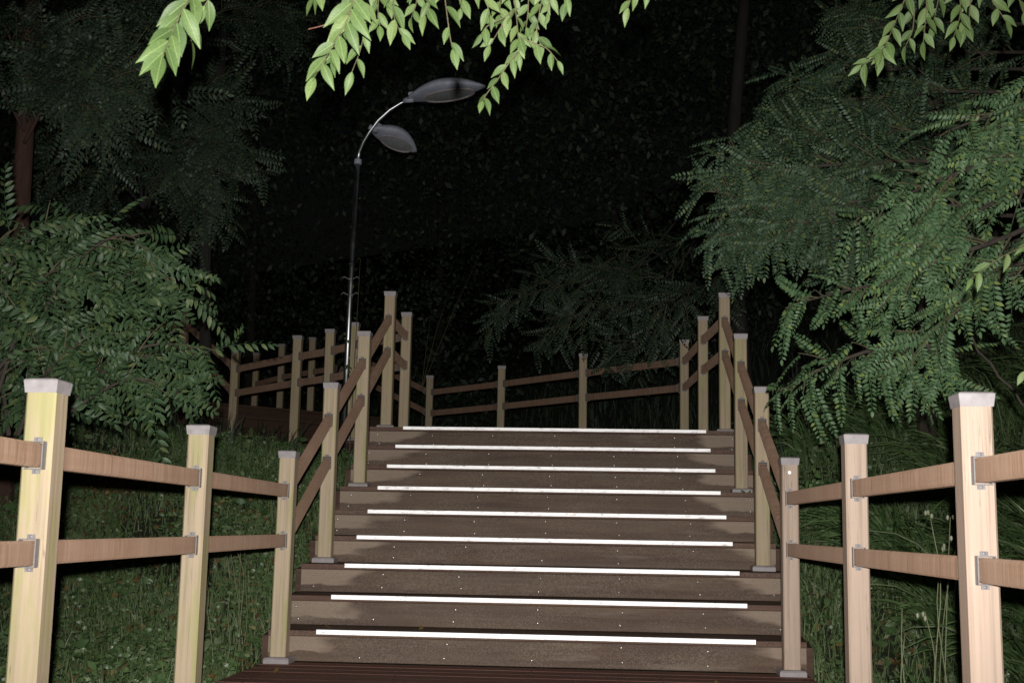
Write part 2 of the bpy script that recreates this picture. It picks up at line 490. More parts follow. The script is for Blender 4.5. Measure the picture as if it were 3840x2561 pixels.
HANG_SMALL = [
  ([(0.43, 3.0, 2.133), (0.404, 3.0, 2.095), (0.393, 3.0, 2.064)], 0.045, 0.022),
  ([(0.449, 3.0, 2.127), (0.445, 3.0, 2.109)], 0.04, 0.02),
]
HANG_RIGHT = [
  ([(1.243, 3.5, 2.342), (1.194, 3.467, 2.232), (1.152, 3.433, 2.138), (1.127, 3.4, 2.099)], 0.056, 0.026),
  ([(1.294, 3.5, 2.341), (1.285, 3.5, 2.246), (1.276, 3.5, 2.171)], 0.054, 0.026),
  ([(1.383, 3.5, 2.34), (1.386, 3.5, 2.258), (1.364, 3.5, 2.184)], 0.054, 0.026),
  ([(1.426, 3.4, 2.293), (1.46, 3.4, 2.227), (1.482, 3.4, 2.187)], 0.056, 0.028),
  ([(1.181, 3.5, 2.152), (1.122, 3.5, 2.112), (1.094, 3.5, 2.099)], 0.056, 0.024),
  ([(1.361, 3.6, 2.387), (1.346, 3.6, 2.317), (1.333, 3.6, 2.261)], 0.052, 0.026),
  ([(1.452, 3.6, 2.372), (1.442, 3.6, 2.288), (1.427, 3.6, 2.246)], 0.052, 0.026),
  ([(1.281, 3.6, 2.317), (1.272, 3.6, 2.248), (1.251, 3.6, 2.199)], 0.054, 0.026),
  ([(1.511, 3.4, 2.292), (1.532, 3.4, 2.213)], 0.056, 0.028),
]
SIDE_SPRAY = [
  ([(1.479, 3.3, 1.512), (1.397, 3.267, 1.468), (1.334, 3.233, 1.425), (1.297, 3.2, 1.395)], 0.046, 0.05),
]
EDGE_SPRAY = [
  ([(1.475, 3.2, 1.212), (1.44, 3.2, 1.178), (1.419, 3.2, 1.152)], 0.045, 0.03),
]
BARE = [
  ([(1.816, 5.4, 1.771), (1.892, 5.35, 1.684), (1.954, 5.3, 1.524), (2.05, 5.25, 1.369), (2.151, 5.2, 1.218)], 0, 0),
]
RED_TWIGS = [
  ([(-0.252, 2.7, 1.939), (-0.288, 2.7, 1.915), (-0.329, 2.7, 1.896), (-0.367, 2.7, 1.886)], 0, 0),
  ([(-0.618, 2.5, 1.822), (-0.645, 2.5, 1.792), (-0.668, 2.5, 1.764), (-0.683, 2.5, 1.74)], 0, 0),
]
LOCUST_NEAR = [
  [(2.262, 4.8, 2.273), (1.976, 5.067, 2.284), (1.758, 5.333, 2.247), (1.528, 5.6, 2.178)],
  [(2.257, 4.8, 2.184), (2.029, 5.033, 2.124), (1.845, 5.267, 2.053), (1.675, 5.5, 1.929)],
  [(2.291, 4.9, 2.087), (2.045, 5.1, 1.974), (1.85, 5.3, 1.925), (1.673, 5.5, 1.869), (1.461, 5.7, 1.847), (1.271, 5.9, 1.821)],
  [(2.283, 4.9, 1.926), (1.993, 5.075, 1.783), (1.864, 5.25, 1.685), (1.741, 5.425, 1.58), (1.667, 5.6, 1.506)],
  [(1.761, 5.5, 1.611), (1.599, 5.633, 1.57), (1.406, 5.767, 1.506), (1.243, 5.9, 1.416)],
  [(2.269, 4.8, 2.417), (2.052, 4.9, 2.472), (1.926, 5.0, 2.452), (1.811, 5.1, 2.429)],
  [(2.197, 4.7, 1.775), (2.038, 4.8, 1.796), (1.903, 4.9, 1.782)],
  [(2.069, 5.1, 2.124), (1.941, 5.267, 2.15), (1.781, 5.433, 2.175), (1.686, 5.6, 2.136)],
  [(1.857, 5.2, 1.903), (1.786, 5.4, 2.007), (1.663, 5.6, 2.033)],
  [(2.235, 4.7, 2.506), (2.105, 4.8, 2.509), (2.018, 4.9, 2.472)],
  [(1.753, 5.4, 1.576), (1.807, 5.4, 1.499), (1.823, 5.4, 1.442)],
]
LOCUST_FAR = [
  [(2.905, 6.4, 2.667), (2.045, 6.55, 2.74), (1.606, 6.7, 2.762), (1.29, 6.85, 2.782), (1.059, 7.0, 2.907)],
  [(2.897, 6.4, 2.502), (2.033, 6.525, 2.537), (1.592, 6.65, 2.523), (1.228, 6.775, 2.556), (0.997, 6.9, 2.668)],
  [(2.89, 6.4, 2.384), (1.914, 6.525, 2.44), (1.543, 6.65, 2.424), (1.275, 6.775, 2.43), (1.045, 6.9, 2.41)],
  [(2.975, 6.6, 2.509), (1.865, 6.8, 2.639), (1.536, 7.0, 2.722), (1.235, 7.2, 2.779)],
  [(3.244, 7.2, 3.205), (2.28, 7.4, 3.307), (1.787, 7.6, 3.351), (1.488, 7.8, 3.451)],
  [(3.342, 7.4, 3.581), (2.222, 7.667, 3.694), (1.857, 7.933, 3.739), (1.61, 8.2, 3.779)],
  [(3.521, 7.8, 4.033), (2.478, 8.067, 4.189), (2.186, 8.333, 4.275), (2.155, 8.6, 4.524)],
  [(3.236, 7.2, 3.043), (1.995, 7.333, 3.119), (1.623, 7.467, 3.135), (1.344, 7.6, 3.179)],
  [(3.088, 6.8, 3.195), (2.428, 7.0, 3.299), (2.101, 7.2, 3.348), (1.804, 7.4, 3.395)],
  [(2.994, 6.6, 2.875), (2.31, 6.8, 2.969), (2.045, 7.0, 3.063), (1.838, 7.2, 3.158)],
  [(3.348, 7.4, 3.694), (2.619, 7.6, 3.781), (2.344, 7.8, 3.895), (2.164, 8.0, 3.947)],
  [(1.861, 6.8, 2.487), (1.69, 6.8, 2.386), (1.615, 6.8, 2.311)],
  [(2.803, 6.2, 2.197), (1.993, 6.4, 2.29), (1.765, 6.6, 2.289)],
]
SHRUB = [
  [(-2.173, 5.2, 1.091), (-2.195, 5.24, 1.385), (-2.156, 5.28, 1.689), (-2.009, 5.32, 1.94), (-1.847, 5.36, 2.032), (-1.732, 5.4, 1.938)],
  [(-2.046, 5.3, 1.178), (-1.941, 5.35, 1.382), (-1.766, 5.4, 1.51), (-1.622, 5.45, 1.539), (-1.525, 5.5, 1.527)],
  [(-2.251, 5.2, 1.09), (-2.348, 5.25, 1.484), (-2.363, 5.3, 1.853), (-2.257, 5.35, 2.05), (-2.22, 5.4, 2.083)],
  [(-2.187, 5.4, 1.106), (-2.067, 5.425, 1.552), (-1.948, 5.45, 1.783), (-1.821, 5.475, 1.913), (-1.723, 5.5, 1.877)],
  [(-2.021, 5.2, 1.17), (-1.853, 5.2, 1.287), (-1.72, 5.2, 1.346), (-1.621, 5.2, 1.327)],
  [(-2.305, 5.0, 1.075), (-2.393, 5.033, 1.451), (-2.402, 5.067, 1.803), (-2.274, 5.1, 1.968)],
  [(-2.115, 5.0, 1.077), (-2.053, 5.033, 1.304), (-1.945, 5.067, 1.46), (-1.83, 5.1, 1.542)],
  [(-2.194, 5.5, 1.154), (-2.166, 5.5, 1.604), (-2.124, 5.5, 1.897), (-2.03, 5.5, 2.066)],
  [(-2.287, 5.1, 1.177), (-2.2, 5.1, 1.54), (-2.137, 5.1, 1.733), (-2.008, 5.1, 1.851)],
  [(-2.282, 5.0, 1.26), (-2.197, 5.033, 1.415), (-2.1, 5.067, 1.459), (-1.996, 5.1, 1.426)],
  [(-1.915, 5.2, 1.325), (-1.777, 5.233, 1.427), (-1.673, 5.267, 1.452), (-1.622, 5.3, 1.398)],
]
LEFT_TREE = [
  [(-3.89, 8.4, 3.458), (-3.639, 8.267, 3.776), (-3.329, 8.133, 3.855), (-2.979, 8.0, 3.706)],
  [(-3.898, 8.4, 3.558), (-3.88, 8.333, 3.935), (-3.741, 8.267, 4.244), (-3.392, 8.2, 4.345)],
  [(-3.898, 8.4, 3.558), (-4.055, 8.3, 3.857), (-4.213, 8.2, 3.987)],
  [(-3.959, 8.5, 3.727), (-3.861, 8.533, 4.218), (-3.61, 8.567, 4.299), (-3.216, 8.6, 4.274)],
  [(-3.936, 8.5, 3.659), (-3.619, 8.4, 4.026), (-3.247, 8.3, 4.018), (-2.952, 8.2, 4.075)],
  [(-3.975, 8.5, 3.931), (-4.101, 8.45, 4.324), (-4.227, 8.4, 4.511)],
  [(-3.911, 8.4, 3.725), (-3.631, 8.233, 3.862), (-3.351, 8.067, 3.668), (-3.146, 7.9, 3.544)],
  [(-4.014, 8.6, 3.831), (-3.841, 8.6, 4.455), (-3.373, 8.6, 4.59), (-3.105, 8.6, 4.656)],
]
LEFT_BACK_TREE = [
  [(-3.967, 11.0, 3.653), (-3.838, 10.867, 4.381), (-3.516, 10.733, 4.675), (-3.096, 10.6, 4.581)],
  [(-3.967, 11.0, 3.653), (-3.656, 10.867, 4.167), (-3.284, 10.733, 4.25), (-2.911, 10.6, 4.163)],
  [(-3.967, 11.0, 3.653), (-3.733, 10.867, 4.04), (-3.394, 10.733, 3.998), (-3.058, 10.6, 3.875)],
  [(-3.967, 11.0, 3.653), (-4.133, 10.933, 4.621), (-4.015, 10.867, 5.162), (-3.615, 10.8, 5.262)],
  [(-3.967, 11.0, 3.653), (-4.308, 10.933, 4.062), (-4.585, 10.867, 4.17), (-4.795, 10.8, 3.98)],
  [(-4.118, 11.5, 3.786), (-3.664, 11.667, 5.764), (-3.266, 11.833, 5.974), (-2.983, 12.0, 5.899)],
  [(-3.925, 11.0, 3.653), (-3.829, 10.933, 3.847), (-3.548, 10.867, 3.744), (-3.312, 10.8, 3.642)],
  [(-3.967, 11.0, 3.653), (-4.09, 10.933, 3.976), (-4.226, 10.867, 3.871), (-4.36, 10.8, 3.768)],
]
RIGHT_MID_TREE = [
  [(1.188, 12.5, 3.957), (0.687, 12.375, 3.371), (0.107, 12.25, 3.206), (-0.418, 12.125, 3.044), (-0.627, 12.0, 2.841)],
  [(1.367, 12.5, 3.677), (0.82, 12.333, 3.089), (0.243, 12.167, 2.876), (-0.144, 12.0, 2.668)],
  [(1.756, 12.0, 3.56), (1.479, 11.833, 3.171), (1.127, 11.667, 2.963), (0.868, 11.5, 2.762)],
  [(1.645, 13.0, 3.989), (1.164, 12.833, 3.756), (0.695, 12.667, 3.668), (0.464, 12.5, 3.489)],
  [(1.222, 13.0, 3.795), (0.655, 12.867, 3.475), (0.19, 12.733, 3.445), (-0.22, 12.6, 3.275)],
  [(1.357, 12.4, 3.287), (0.907, 12.3, 2.723), (0.553, 12.2, 2.527)],
]
# ------------------------------------------------------------------ the ground: one sheet, a bank that climbs with the stair
def smooth(a, b, x):
    t = np.clip((x - a) / (b - a), 0, 1)
    return t * t * (3 - 2 * t)
SQ = math.sqrt(0.5)
def ground_z(x, y):
    x = np.asarray(x, float); y = np.asarray(y, float)
    bank = np.clip(0.40 * (y - 6.9), 0, None)
    bank = np.minimum(bank, 1.25 + 0.02 * (y - 10))
    z = bank - 0.12
    z = z - 1.0 * (1 - smooth(-0.5, 4.0, y))                        # falls away below the camera
    left = np.clip(-1.45 - x, 0, None); right = np.clip(x - 1.45, 0, None)
    z = z + 0.10 * left * smooth(4, 8, y) - 0.10 * np.minimum(right, 3.0) * (1 - smooth(5, 9, y)) + 0.22 * right * smooth(6, 10, y)
    n = (x + y) * SQ                                                # across the diagonal walkway
    z = z + np.clip(n - 9.9, 0, None) * 0.36                        # the wooded hillside behind the walkway
    z = z + np.clip(6.1 - n, 0, None) * smooth(10, 13, y) * 0.10
    t = (y - x) * SQ
    z = z + 0.66 * smooth(12.2, 14.0, t) * smooth(9.9, 9.0, n) * smooth(4.0, 6.0, n)
    z = z + 0.045 * np.sin(x * 1.7 + 0.4) * np.cos(y * 1.3) * np.clip(np.abs(x) - 1.5, 0, 1)
    under = (np.abs(x) < 1.46) & (y < 9.6)
    z = np.where(under, np.minimum(z, np.clip(0.44 * (y - 6.9), -0.0, 1.2) - 0.16), z)
    return z
xs = np.concatenate([[-90, -60, -40, -28], np.arange(-20, 20.1, 0.25), [28, 40, 60, 90]])
ys = np.concatenate([[-60, -30, -15, -8], np.arange(-4, 32.1, 0.25), [40, 55, 80, 120, 170]])
GX, GY = np.meshgrid(xs, ys)
GZ = ground_z(GX, GY)
nx, ny = len(xs), len(ys)
idx = np.arange(nx * ny).reshape(ny, nx)
F = np.stack([idx[:-1, :-1], idx[:-1, 1:], idx[1:, 1:], idx[1:, :-1]], -1).reshape(-1, 4)
g = link('ground', np_mesh('ground', np.stack([GX, GY, GZ], -1).reshape(-1, 3), F, M['ground'], smooth=True))
g['kind'] = 'structure'

# ------------------------------------------------------------------ boards
def clip_poly(poly, a, b, c):
    """keep the side a*x + b*y <= c"""
    out = []
    for i in range(len(poly)):
        p, q = poly[i], poly[(i + 1) % len(poly)]
        dp = a * p[0] + b * p[1] - c; dq = a * q[0] + b * q[1] - c
        if dp <= 0: out.append(p)
        if dp * dq < 0:
            t = dp / (dp - dq)
            out.append((p[0] + (q[0] - p[0]) * t, p[1] + (q[1] - p[1]) * t))
    return out
def plank(name, poly, ztop, th, mat, parent, origin):
    mb = MB(); n = len(poly)
    ox, oy = sum(p[0] for p in poly) / n, sum(p[1] for p in poly) / n
    vs = [(p[0] - ox, p[1] - oy, -th) for p in poly] + [(p[0] - ox, p[1] - oy, 0) for p in poly]
    fs = [tuple(range(n))[::-1], tuple(range(n, 2 * n))] + [(i, (i + 1) % n, n + (i + 1) % n, n + i) for i in range(n)]
    mb.add(vs, fs)
    return mb.build(name, mat, parent, (ox - origin[0], oy - origin[1], ztop - origin[2]))

_box_cache = {}
def board(name, size, mat, parent, loc, c=0.003):
    """board along local X with softened edges, origin at the middle of its foot"""
    key = (name, tuple(round(s, 4) for s in size), mat.name)
    if key not in _box_cache:
        mb = MB()
        mb.prism(cham(size[1], size[2], c), (-size[0] / 2, 0, size[2] / 2), (size[0] / 2, 0, size[2] / 2))
        _box_cache[key] = mb.mesh(name, mat)
    return link(name, _box_cache[key], parent, loc)

def dome_mesh(r, name='screw'):
    mb = MB()
    seg = 8
    vs = [(0, 0, r * 0.45)]
    for ring, (rr, h) in enumerate(((0.5, 0.36), (0.85, 0.18), (1.0, 0.0))):
        for k in range(seg):
            t = 2 * math.pi * k / seg
            vs.append((rr * r * math.cos(t), rr * r * math.sin(t), h * r))
    fs = [(0, 1 + k, 1 + (k + 1) % seg) for k in range(seg)]
    for ring in range(2):
        for k in range(seg):
            a = 1 + ring * seg + k; b = 1 + ring * seg + (k + 1) % seg
            fs.append((a, a + seg, b + seg, b))
    return vs, fs
def domes(mb, pts, r, axis='-y'):
    vs, fs = dome_mesh(r)
    for p in pts:
        if axis == '-y': vv = [(p[0] + v[0], p[1] - v[2], p[2] + v[1]) for v in vs]
        else: vv = [(p[0] + v[0], p[1] + v[1], p[2] + v[2]) for v in vs]
        mb.add(vv, fs)

# lower platform: boards run across
plat = thing('deck_platform', 'wet dark brown timber platform at the foot of the stair', 'platform', (0, 4.0, 0))
y = 6.60; k = 0
while y > 1.3:
    w = 0.140
    b_ = board('plank', (2 * HALF - random.uniform(0, 0.012), w, 0.030), M['deck'], plat, (random.uniform(-0.004, 0.004), y - w / 2 - 4.0, -0.030 + random.uniform(-0.0015, 0.0015)))
    y -= w + 0.006
for sx in (-1, 1):
    mb = MB(); mb.box((0, 0, 0), (0.04, 5.3, 0.16))
    mb.build('edge_beam', M['stringer'], plat, (sx * (HALF - 0.022), -0.03, -0.112))
mb = MB()
pts = []
for yy in np.arange(5.6, 6.6, 0.146):
    for xx in (-1.3, -0.66, 0.0, 0.66, 1.3): pts.append((xx, yy - 4.0 - 0.02, 0.0))
domes(mb, pts, 0.006, 'z')
stuff(mb.build('screw', M['screw'], plat, smooth=True))

# the stair of nine steps
stair = thing('timber_staircase', 'brown timber staircase of nine steps with white strips on the nosings', 'staircase', (0, Y1, 0))
def step(parent, k, width, mats=('riser', 'tread'), strip=True, screws=True):
    """step number k (from 0): riser board, two tread boards, white strip; local y forward, z up"""
    y = k * TREAD; z = (k + 1) * RISE
    rz = board('riser', (width, 0.022, RISE - 0.030 - 0.004), M[mats[0]], parent, (0, y + 0.014 + 0.011, k * RISE + 0.002))
    d = TREAD - 0.004
    wf = 0.150
    if k < 8 or not strip:
        board('tread_board', (width, wf, 0.030), M[mats[1]], parent, (0, y + wf / 2 + 0.003, z - 0.030))
        board('tread_board', (width, d - wf - 0.006 + 0.020, 0.030), M[mats[1]], parent, (0, y + wf + 0.006 + (d - wf + 0.014) / 2 + 0.003, z - 0.0305))
    if strip:
        mb = MB()
        # L profile: front lip and a short return on the tread
        L = 1.167
        wv = [(-L, 0), (L, 0)]
        prof = [(0.0, 0.0035), (-0.0, -0.0195), (0.0026, -0.0195), (0.0026, 0.0), (0.012, 0.0), (0.012, 0.0035)]
        n = len(prof)
        vs = [(-L, p[0], p[1]) for p in prof] + [(L, p[0], p[1]) for p in prof]
        fs = [tuple(range(n)), tuple(range(n, 2 * n))[::-1]] + [(i, (i + 1) % n, n + (i + 1) % n, n + i) for i in range(n)]
        mb.add(vs, fs)
        mb.build('nosing_strip', M['strip'], parent, (0, y + 0.0, z + 0.001))
    if screws:
        mb = MB(); pts = []
        for xx in (-1.36, -0.93, -0.47, 0.0, 0.47, 0.93, 1.36):
            for zz in (0.030, 0.105):
                if random.random() < 0.12: continue
                pts.append((xx + random.uniform(-0.012, 0.012), 0.0, zz + random.uniform(-0.006, 0.006)))
        domes(mb, pts, 0.0066)
        stuff(mb.build('screw', M['screw'], rz, (0, -0.0112, 0.0), smooth=True))
for k in range(9): step(stair, k, 2 * HALF)
# stringers: solid sawtooth side boards
for sx in (-1, 1):
    prof = []
    for k in range(9):
        prof += [(k * TREAD + 0.03, k * RISE), (k * TREAD + 0.03, (k + 1) * RISE - 0.032)]
    prof += [(9 * TREAD, 9 * RISE - 0.032), (9 * TREAD, 9 * RISE - 0.30), (0.35, -0.16), (0.03, -0.16)]
    n = len(prof); mb = MB(); a = 0.018
    vs = [(-a, p[0], p[1]) for p in prof] + [(a, p[0], p[1]) for p in prof]
    mb.add(vs, [tuple(range(n)), tuple(range(n, 2 * n))[::-1]] + [(i, (i + 1) % n, n + (i + 1) % n, n + i) for i in range(n)])
    mb.build('stringer', M['stringer'], stair, (sx * (HALF + 0.019), 0, 0))

# upper landing and the diagonal walkway that leaves it to the left
walk = thing('upper_walkway', 'timber landing and walkway turning left above the ninth step', 'walkway', (0, 10.0, LAND))
yl = Y1 + 8 * TREAD + 0.003
yy = yl
while yy < 10.70:
    w = 0.14
    plank('plank', [(-HALF, yy), (HALF, yy), (HALF, yy + w), (-HALF, yy + w)], LAND, 0.03, M['tread'], walk, (0, 10.0, LAND))
    yy += w + 0.006
NL, NR = 6.42, 9.68
def W(n, t): return ((n - t) * SQ, (n + t) * SQ)
T2 = 12.05
t = 6.2
while t < T2:
    p = [W(NL, t), W(NR, t), W(NR, t + 0.14), W(NL, t + 0.14)]
    p = clip_poly(p, 0, -1, -(yy + 0.002)); 
    if len(p) > 2: p = clip_poly(p, 1, 0, HALF)
    if len(p) > 2:
        plank('plank', p, LAND, 0.03, M['tread'], walk, (0, 10.0, LAND))
    t += 0.146
# edge beams under the boards
for (a, b) in (((-HALF + 0.03, 9.5), (-HALF + 0.03, 10.65)), ((HALF - 0.03, 9.5), (HALF - 0.03, 12.2)), (W(NL + 0.03, 8.6), W(NL + 0.03, T2)), (W(NR - 0.03, 7.75), W(NR - 0.03, T2))):
    mb = MB()
    a3 = Vector((a[0], a[1] - 10.0, -0.115)); b3 = Vector((b[0], b[1] - 10.0, -0.115))
    mb.prism(cham(0.045, 0.165, 0.003), a3, b3)
    mb.build('edge_beam', M['stringer'], walk)

# the next flight, four steps along the diagonal, and its deck
rot45 = Matrix.Rotation(R(45), 4, 'Z')
fx, fy = W((NL + NR) / 2, T2)
fl2 = thing('upper_flight', 'dim second flight of timber steps far off at the left behind the lower railing', 'staircase', (fx, fy, LAND))
fl2.rotation_euler = (0, 0, R(45))
for k in range(4): step(fl2, k, NR - NL, ('stringer', 'stringer'), False, False)
for k in range(26):
    board('plank', (NR - NL, 0.14, 0.03), M['tread'], fl2, (0, 4 * TREAD + 0.09 + k * 0.146, 4 * RISE - 0.030))

# ------------------------------------------------------------------ railings
def post_meshes():
    mb = MB()
    mb.prism(cham(PW, PW, 0.006), (0, 0, 0.0), (0, 0, PH - 0.036), Vector((0, 1, 0)))
    body = mb
    cap = MB()
    s0, s1 = PW + 0.004, PW + 0.014
    a, b = s0 / 2, s1 / 2
    zs = [(a, -0.004), (b - 0.001, 0.030), (b - 0.004, 0.034), (b - 0.016, 0.038)]
    vs = []
    for r, z in zs: vs += [(-r, -r, z), (r, -r, z), (r, r, z), (-r, r, z)]
    fs = [(0, 3, 2, 1)]
    for i in range(len(zs) - 1):
        for k in range(4):
            k2 = (k + 1) % 4
            fs.append((i * 4 + k, i * 4 + k2, i * 4 + 4 + k2, i * 4 + 4 + k))
    e = (len(zs) - 1) * 4
    fs.append((e, e + 1, e + 2, e + 3))
    cap.add(vs, fs)
    base = MB()
    zs = [(0.068, 0.0), (0.068, 0.022), (0.062, 0.030), (PW / 2 + 0.004, 0.034)]
    vs = []
    for r, z in zs: vs += [(-r, -r, z), (r, -r, z), (r, r, z), (-r, r, z)]
    fs = [(0, 3, 2, 1)]
    for i in range(3):
        for k in range(4):
            k2 = (k + 1) % 4
            fs.append((i * 4 + k, i * 4 + k2, i * 4 + 4 + k2, i * 4 + 4 + k))
    fs.append((12, 13, 14, 15))
    base.add(vs, fs)
    return body, cap, base
_b, _c, _s = post_meshes()
POST = {k: _b.mesh('post', M[k]) for k in ('post_left', 'post_right', 'post_mid')}
CAPM = _c.mesh('post_cap', M['cap'])
BASEM = _s.mesh('post_base', M['cap'])

_bm = MB(); _bm.add(*dome_mesh(0.0050)); BOLT = _bm.mesh('bolt', M['bracket'], True)
def add_post(root, x, y, z, mat='post_left', yaw=0.0, base=True):
    ox, oy, oz = root.location
    p = link('post', POST[mat], root, (x - ox, y - oy, z - oz))
    p.rotation_euler = (R(random.uniform(-0.25, 0.25)), R(random.uniform(-0.3, 0.3)), R(yaw))
    link('post_cap', CAPM, p, (0, 0, PH - 0.036))
    if base: link('post_base', BASEM, p, (0, 0, 0.001))
    return p
def add_rail(root, a, b, ya=0.0, yb=0.0):
    """rail from post axis a to post axis b, with a sleeve bracket at each end"""
    o = root.location
    a = Vector(a) - o; b = Vector(b) - o
    flat = Vector((b.x - a.x, b.y - a.y, 0)).normalized()
    # distance from the axis to the face of the post
    m_ = max(abs(flat.x * math.cos(R(ya)) + flat.y * math.sin(R(ya))), abs(flat.y * math.cos(R(ya)) - flat.x * math.sin(R(ya))))
    reach = (PW / 2 + 0.002) / max(0.75, m_)
    d = (b - a); hor = math.hypot(d.x, d.y)
    a2 = a + d * (reach / hor); b2 = b - d * (reach / hor)
    mid = (a2 + b2) / 2; L = (b2 - a2).length
    dn = d.normalized()
    s = dn.cross(Vector((0, 0, 1))).normalized(); u = s.cross(dn).normalized()
    rm = Matrix((s, dn, u)).transposed()
    mb = MB()
    mb.prism(cham(0.044, 0.066, 0.007), (0, -L / 2 + 0.003, 0), (0, L / 2 - 0.003, 0))
    r = mb.build('rail', M['rail'], root, mid, rotm=rm)
    for sg in (-1, 1):
        bk = MB()
        W_, H_, D_ = 0.050, 0.071, 0.026
        yc = sg * (L / 2 - D_ / 2)
        bk.box((-W_ / 2 + 0.0015, yc, 0), (0.003, D_, H_)); bk.box((W_ / 2 - 0.0015, yc, 0), (0.003, D_, H_))
        bk.box((0, yc, -H_ / 2 - 0.0016), (W_, D_, 0.003))
        bk.box((0, yc, H_ / 2 + 0.0016), (W_, D_ * 0.9, 0.003))
        # tabs against the post, above and below, each with a bolt
        for q in (-1, 1):
            bk.box((0, sg * (L / 2 - 0.0018), q * (H_ / 2 + 0.009)), (0.022, 0.0032, 0.012))
        bo = bk.build('bracket', M['bracket'], r)
        for q in (-1, 1):
            bo_ = link('bolt', BOLT, r, (0, sg * (L / 2 - 0.0034), q * (H_ / 2 + 0.009)))
            bo_.rotation_euler = (sg * math.pi / 2, 0, 0)
    return r
def run(root, pts, mat, z0=None, rails=True, skip=(), yaw=0.0, base=True):
    for i, p in enumerate(pts):
        if i not in skip: add_post(root, *p, mat=mat[i] if isinstance(mat, (list, tuple)) else mat, yaw=yaw, base=base)
    if rails:
        for p, q in zip(pts[:-1], pts[1:]):
            for h in (UPZ, LOZ):
                add_rail(root, (p[0], p[1], p[2] + h), (q[0], q[1], q[2] + h), yaw, yaw)

XL, XR = -1.346, 1.338
PY = [6.556 + 1.0374 * k for k in range(4)]
PZ = [0.0, 3 * RISE, 6 * RISE, 9 * RISE]
grp = 'post and rail railings of the stairway'
rl = thing('timber_railing', 'level post and rail railing along the left edge of the lower platform', 'railing', (-1.28, 4.9, 0), grp)
run(rl, [(-1.17, 1.80, 0), (-1.222, 3.33, 0), (-1.285, 4.88, 0), (XL, PY[0], 0)], 'post_left')
rs = thing('timber_railing', 'sloping railing climbing the left side of the nine steps', 'railing', (XL, PY[1], PZ[1]), grp)
run(rs, [(XL, PY[k], PZ[k]) for k in range(4)], ['post_left', 'post_left', 'post_left', 'post_mid'], skip=(0,))
rr = thing('timber_railing', 'level post and rail railing along the right edge of the lower platform', 'railing', (1.35, 4.9, 0), grp)
run(rr, [(1.37, 1.95, 0), (1.358, 3.44, 0), (1.342, 4.94, 0), (XR, PY[0], 0)], 'post_right')
rq = thing('timber_railing', 'sloping railing climbing the right side of the nine steps', 'railing', (XR, PY[1], PZ[1]), grp)
run(rq, [(XR, PY[k], PZ[k]) for k in range(4)], ['post_right', 'post_mid', 'post_mid', 'post_mid'], skip=(0,))
# reflector button near the top of the right corner post
rb = MB(); vs, fs = dome_mesh(0.010); rb.add([(v[0], -v[2], v[1]) for v in vs], fs)
rbo = rb.build('reflector_button', M['strip'], rr, (XR - 1.35, PY[0] - 4.9 - PW / 2 - 0.001, 1.040))

wl_ = thing('timber_railing', 'railing of the landing behind the top left steps, beside the lamp pole', 'railing', (-1.36, 10.64, LAND), grp)
ptsL = [(XL, PY[3], LAND), (-1.36, 10.64, LAND), (-1.94, 11.20, LAND), (-2.25, 11.60, LAND), (-2.68, 12.02, LAND), (-3.62, 13.06, LAND)]
run(wl_, ptsL, 'post_mid', skip=(0,))
wr_ = thing('timber_railing', 'railing round the back of the landing, running left across the dark trees', 'railing', (1.2, 12.11, LAND), grp)
ptsR = [(XR, PY[3], LAND), (1.265, 10.76, LAND), (1.20, 12.11, LAND), (0.19, 13.15, LAND), (-0.78, 14.22, LAND), (-1.76, 15.21, LAND)]
run(wr_, ptsR, 'post_mid', skip=(0,))
D2 = LAND + 4 * RISE
u1 = thing('timber_railing', 'barely lit railing climbing the near side of the distant second flight', 'railing', (-4.5, 13.9, D2), grp)
run(u1, [(-3.62, 13.06, LAND), (-4.53, 13.94, D2), (-5.6, 15.0, D2)], 'post_mid', skip=(0,))
u2 = thing('timber_railing', 'barely lit railing on the far side of the distant second flight', 'railing', (-3.56, 16.41, D2), grp)
run(u2, [(-1.76, 15.21, LAND), (-3.10, 15.95, D2), (-3.56, 16.41, D2), (-4.15, 17.04, D2), (-4.78, 17.96, D2)], 'post_mid', skip=(0, 1))

# ------------------------------------------------------------------ the street lamp with two unlit heads
lx, ly = -1.97, 11.0
lamp = thing('street_lamp', 'thin steel lamp pole with two unlit grey leaf-shaped heads on a curved arm', 'street lamp', (lx, ly, 1.15))
def rel(p, o): return Vector(p) - Vector(o)
o_ = (lx, ly, 1.15)
mb = MB(); mb.tube([rel((lx, ly, 1.12), o_), rel((-1.955, 11.0, 2.74), o_), rel((-1.93, 11.0, 4.11), o_)], [0.030, 0.026, 0.022], 20)
mb.build('pole', M['pole'], lamp, smooth=True)
mb = MB(); mb.tube([rel((-1.93, 11.0, 4.085), o_), rel((-1.928, 11.0, 4.13), o_)], [0.036, 0.036], 20)
mb.build('collar', M['lamp'], lamp)
mb = MB()
arm = [(-1.93, 11, 4.12), (-1.92, 11, 4.2), (-1.885, 11, 4.3), (-1.83, 11, 4.4), (-1.75, 10.99, 4.51), (-1.64, 10.98, 4.61), (-1.54, 10.97, 4.67), (-1.44, 10.96, 4.715)]
mb.tube([rel(p, o_) for p in arm], [0.019, 0.019, 0.018, 0.018, 0.017, 0.017, 0.016, 0.016], 16)
mb.build('arm', M['pole'], lamp, smooth=True)
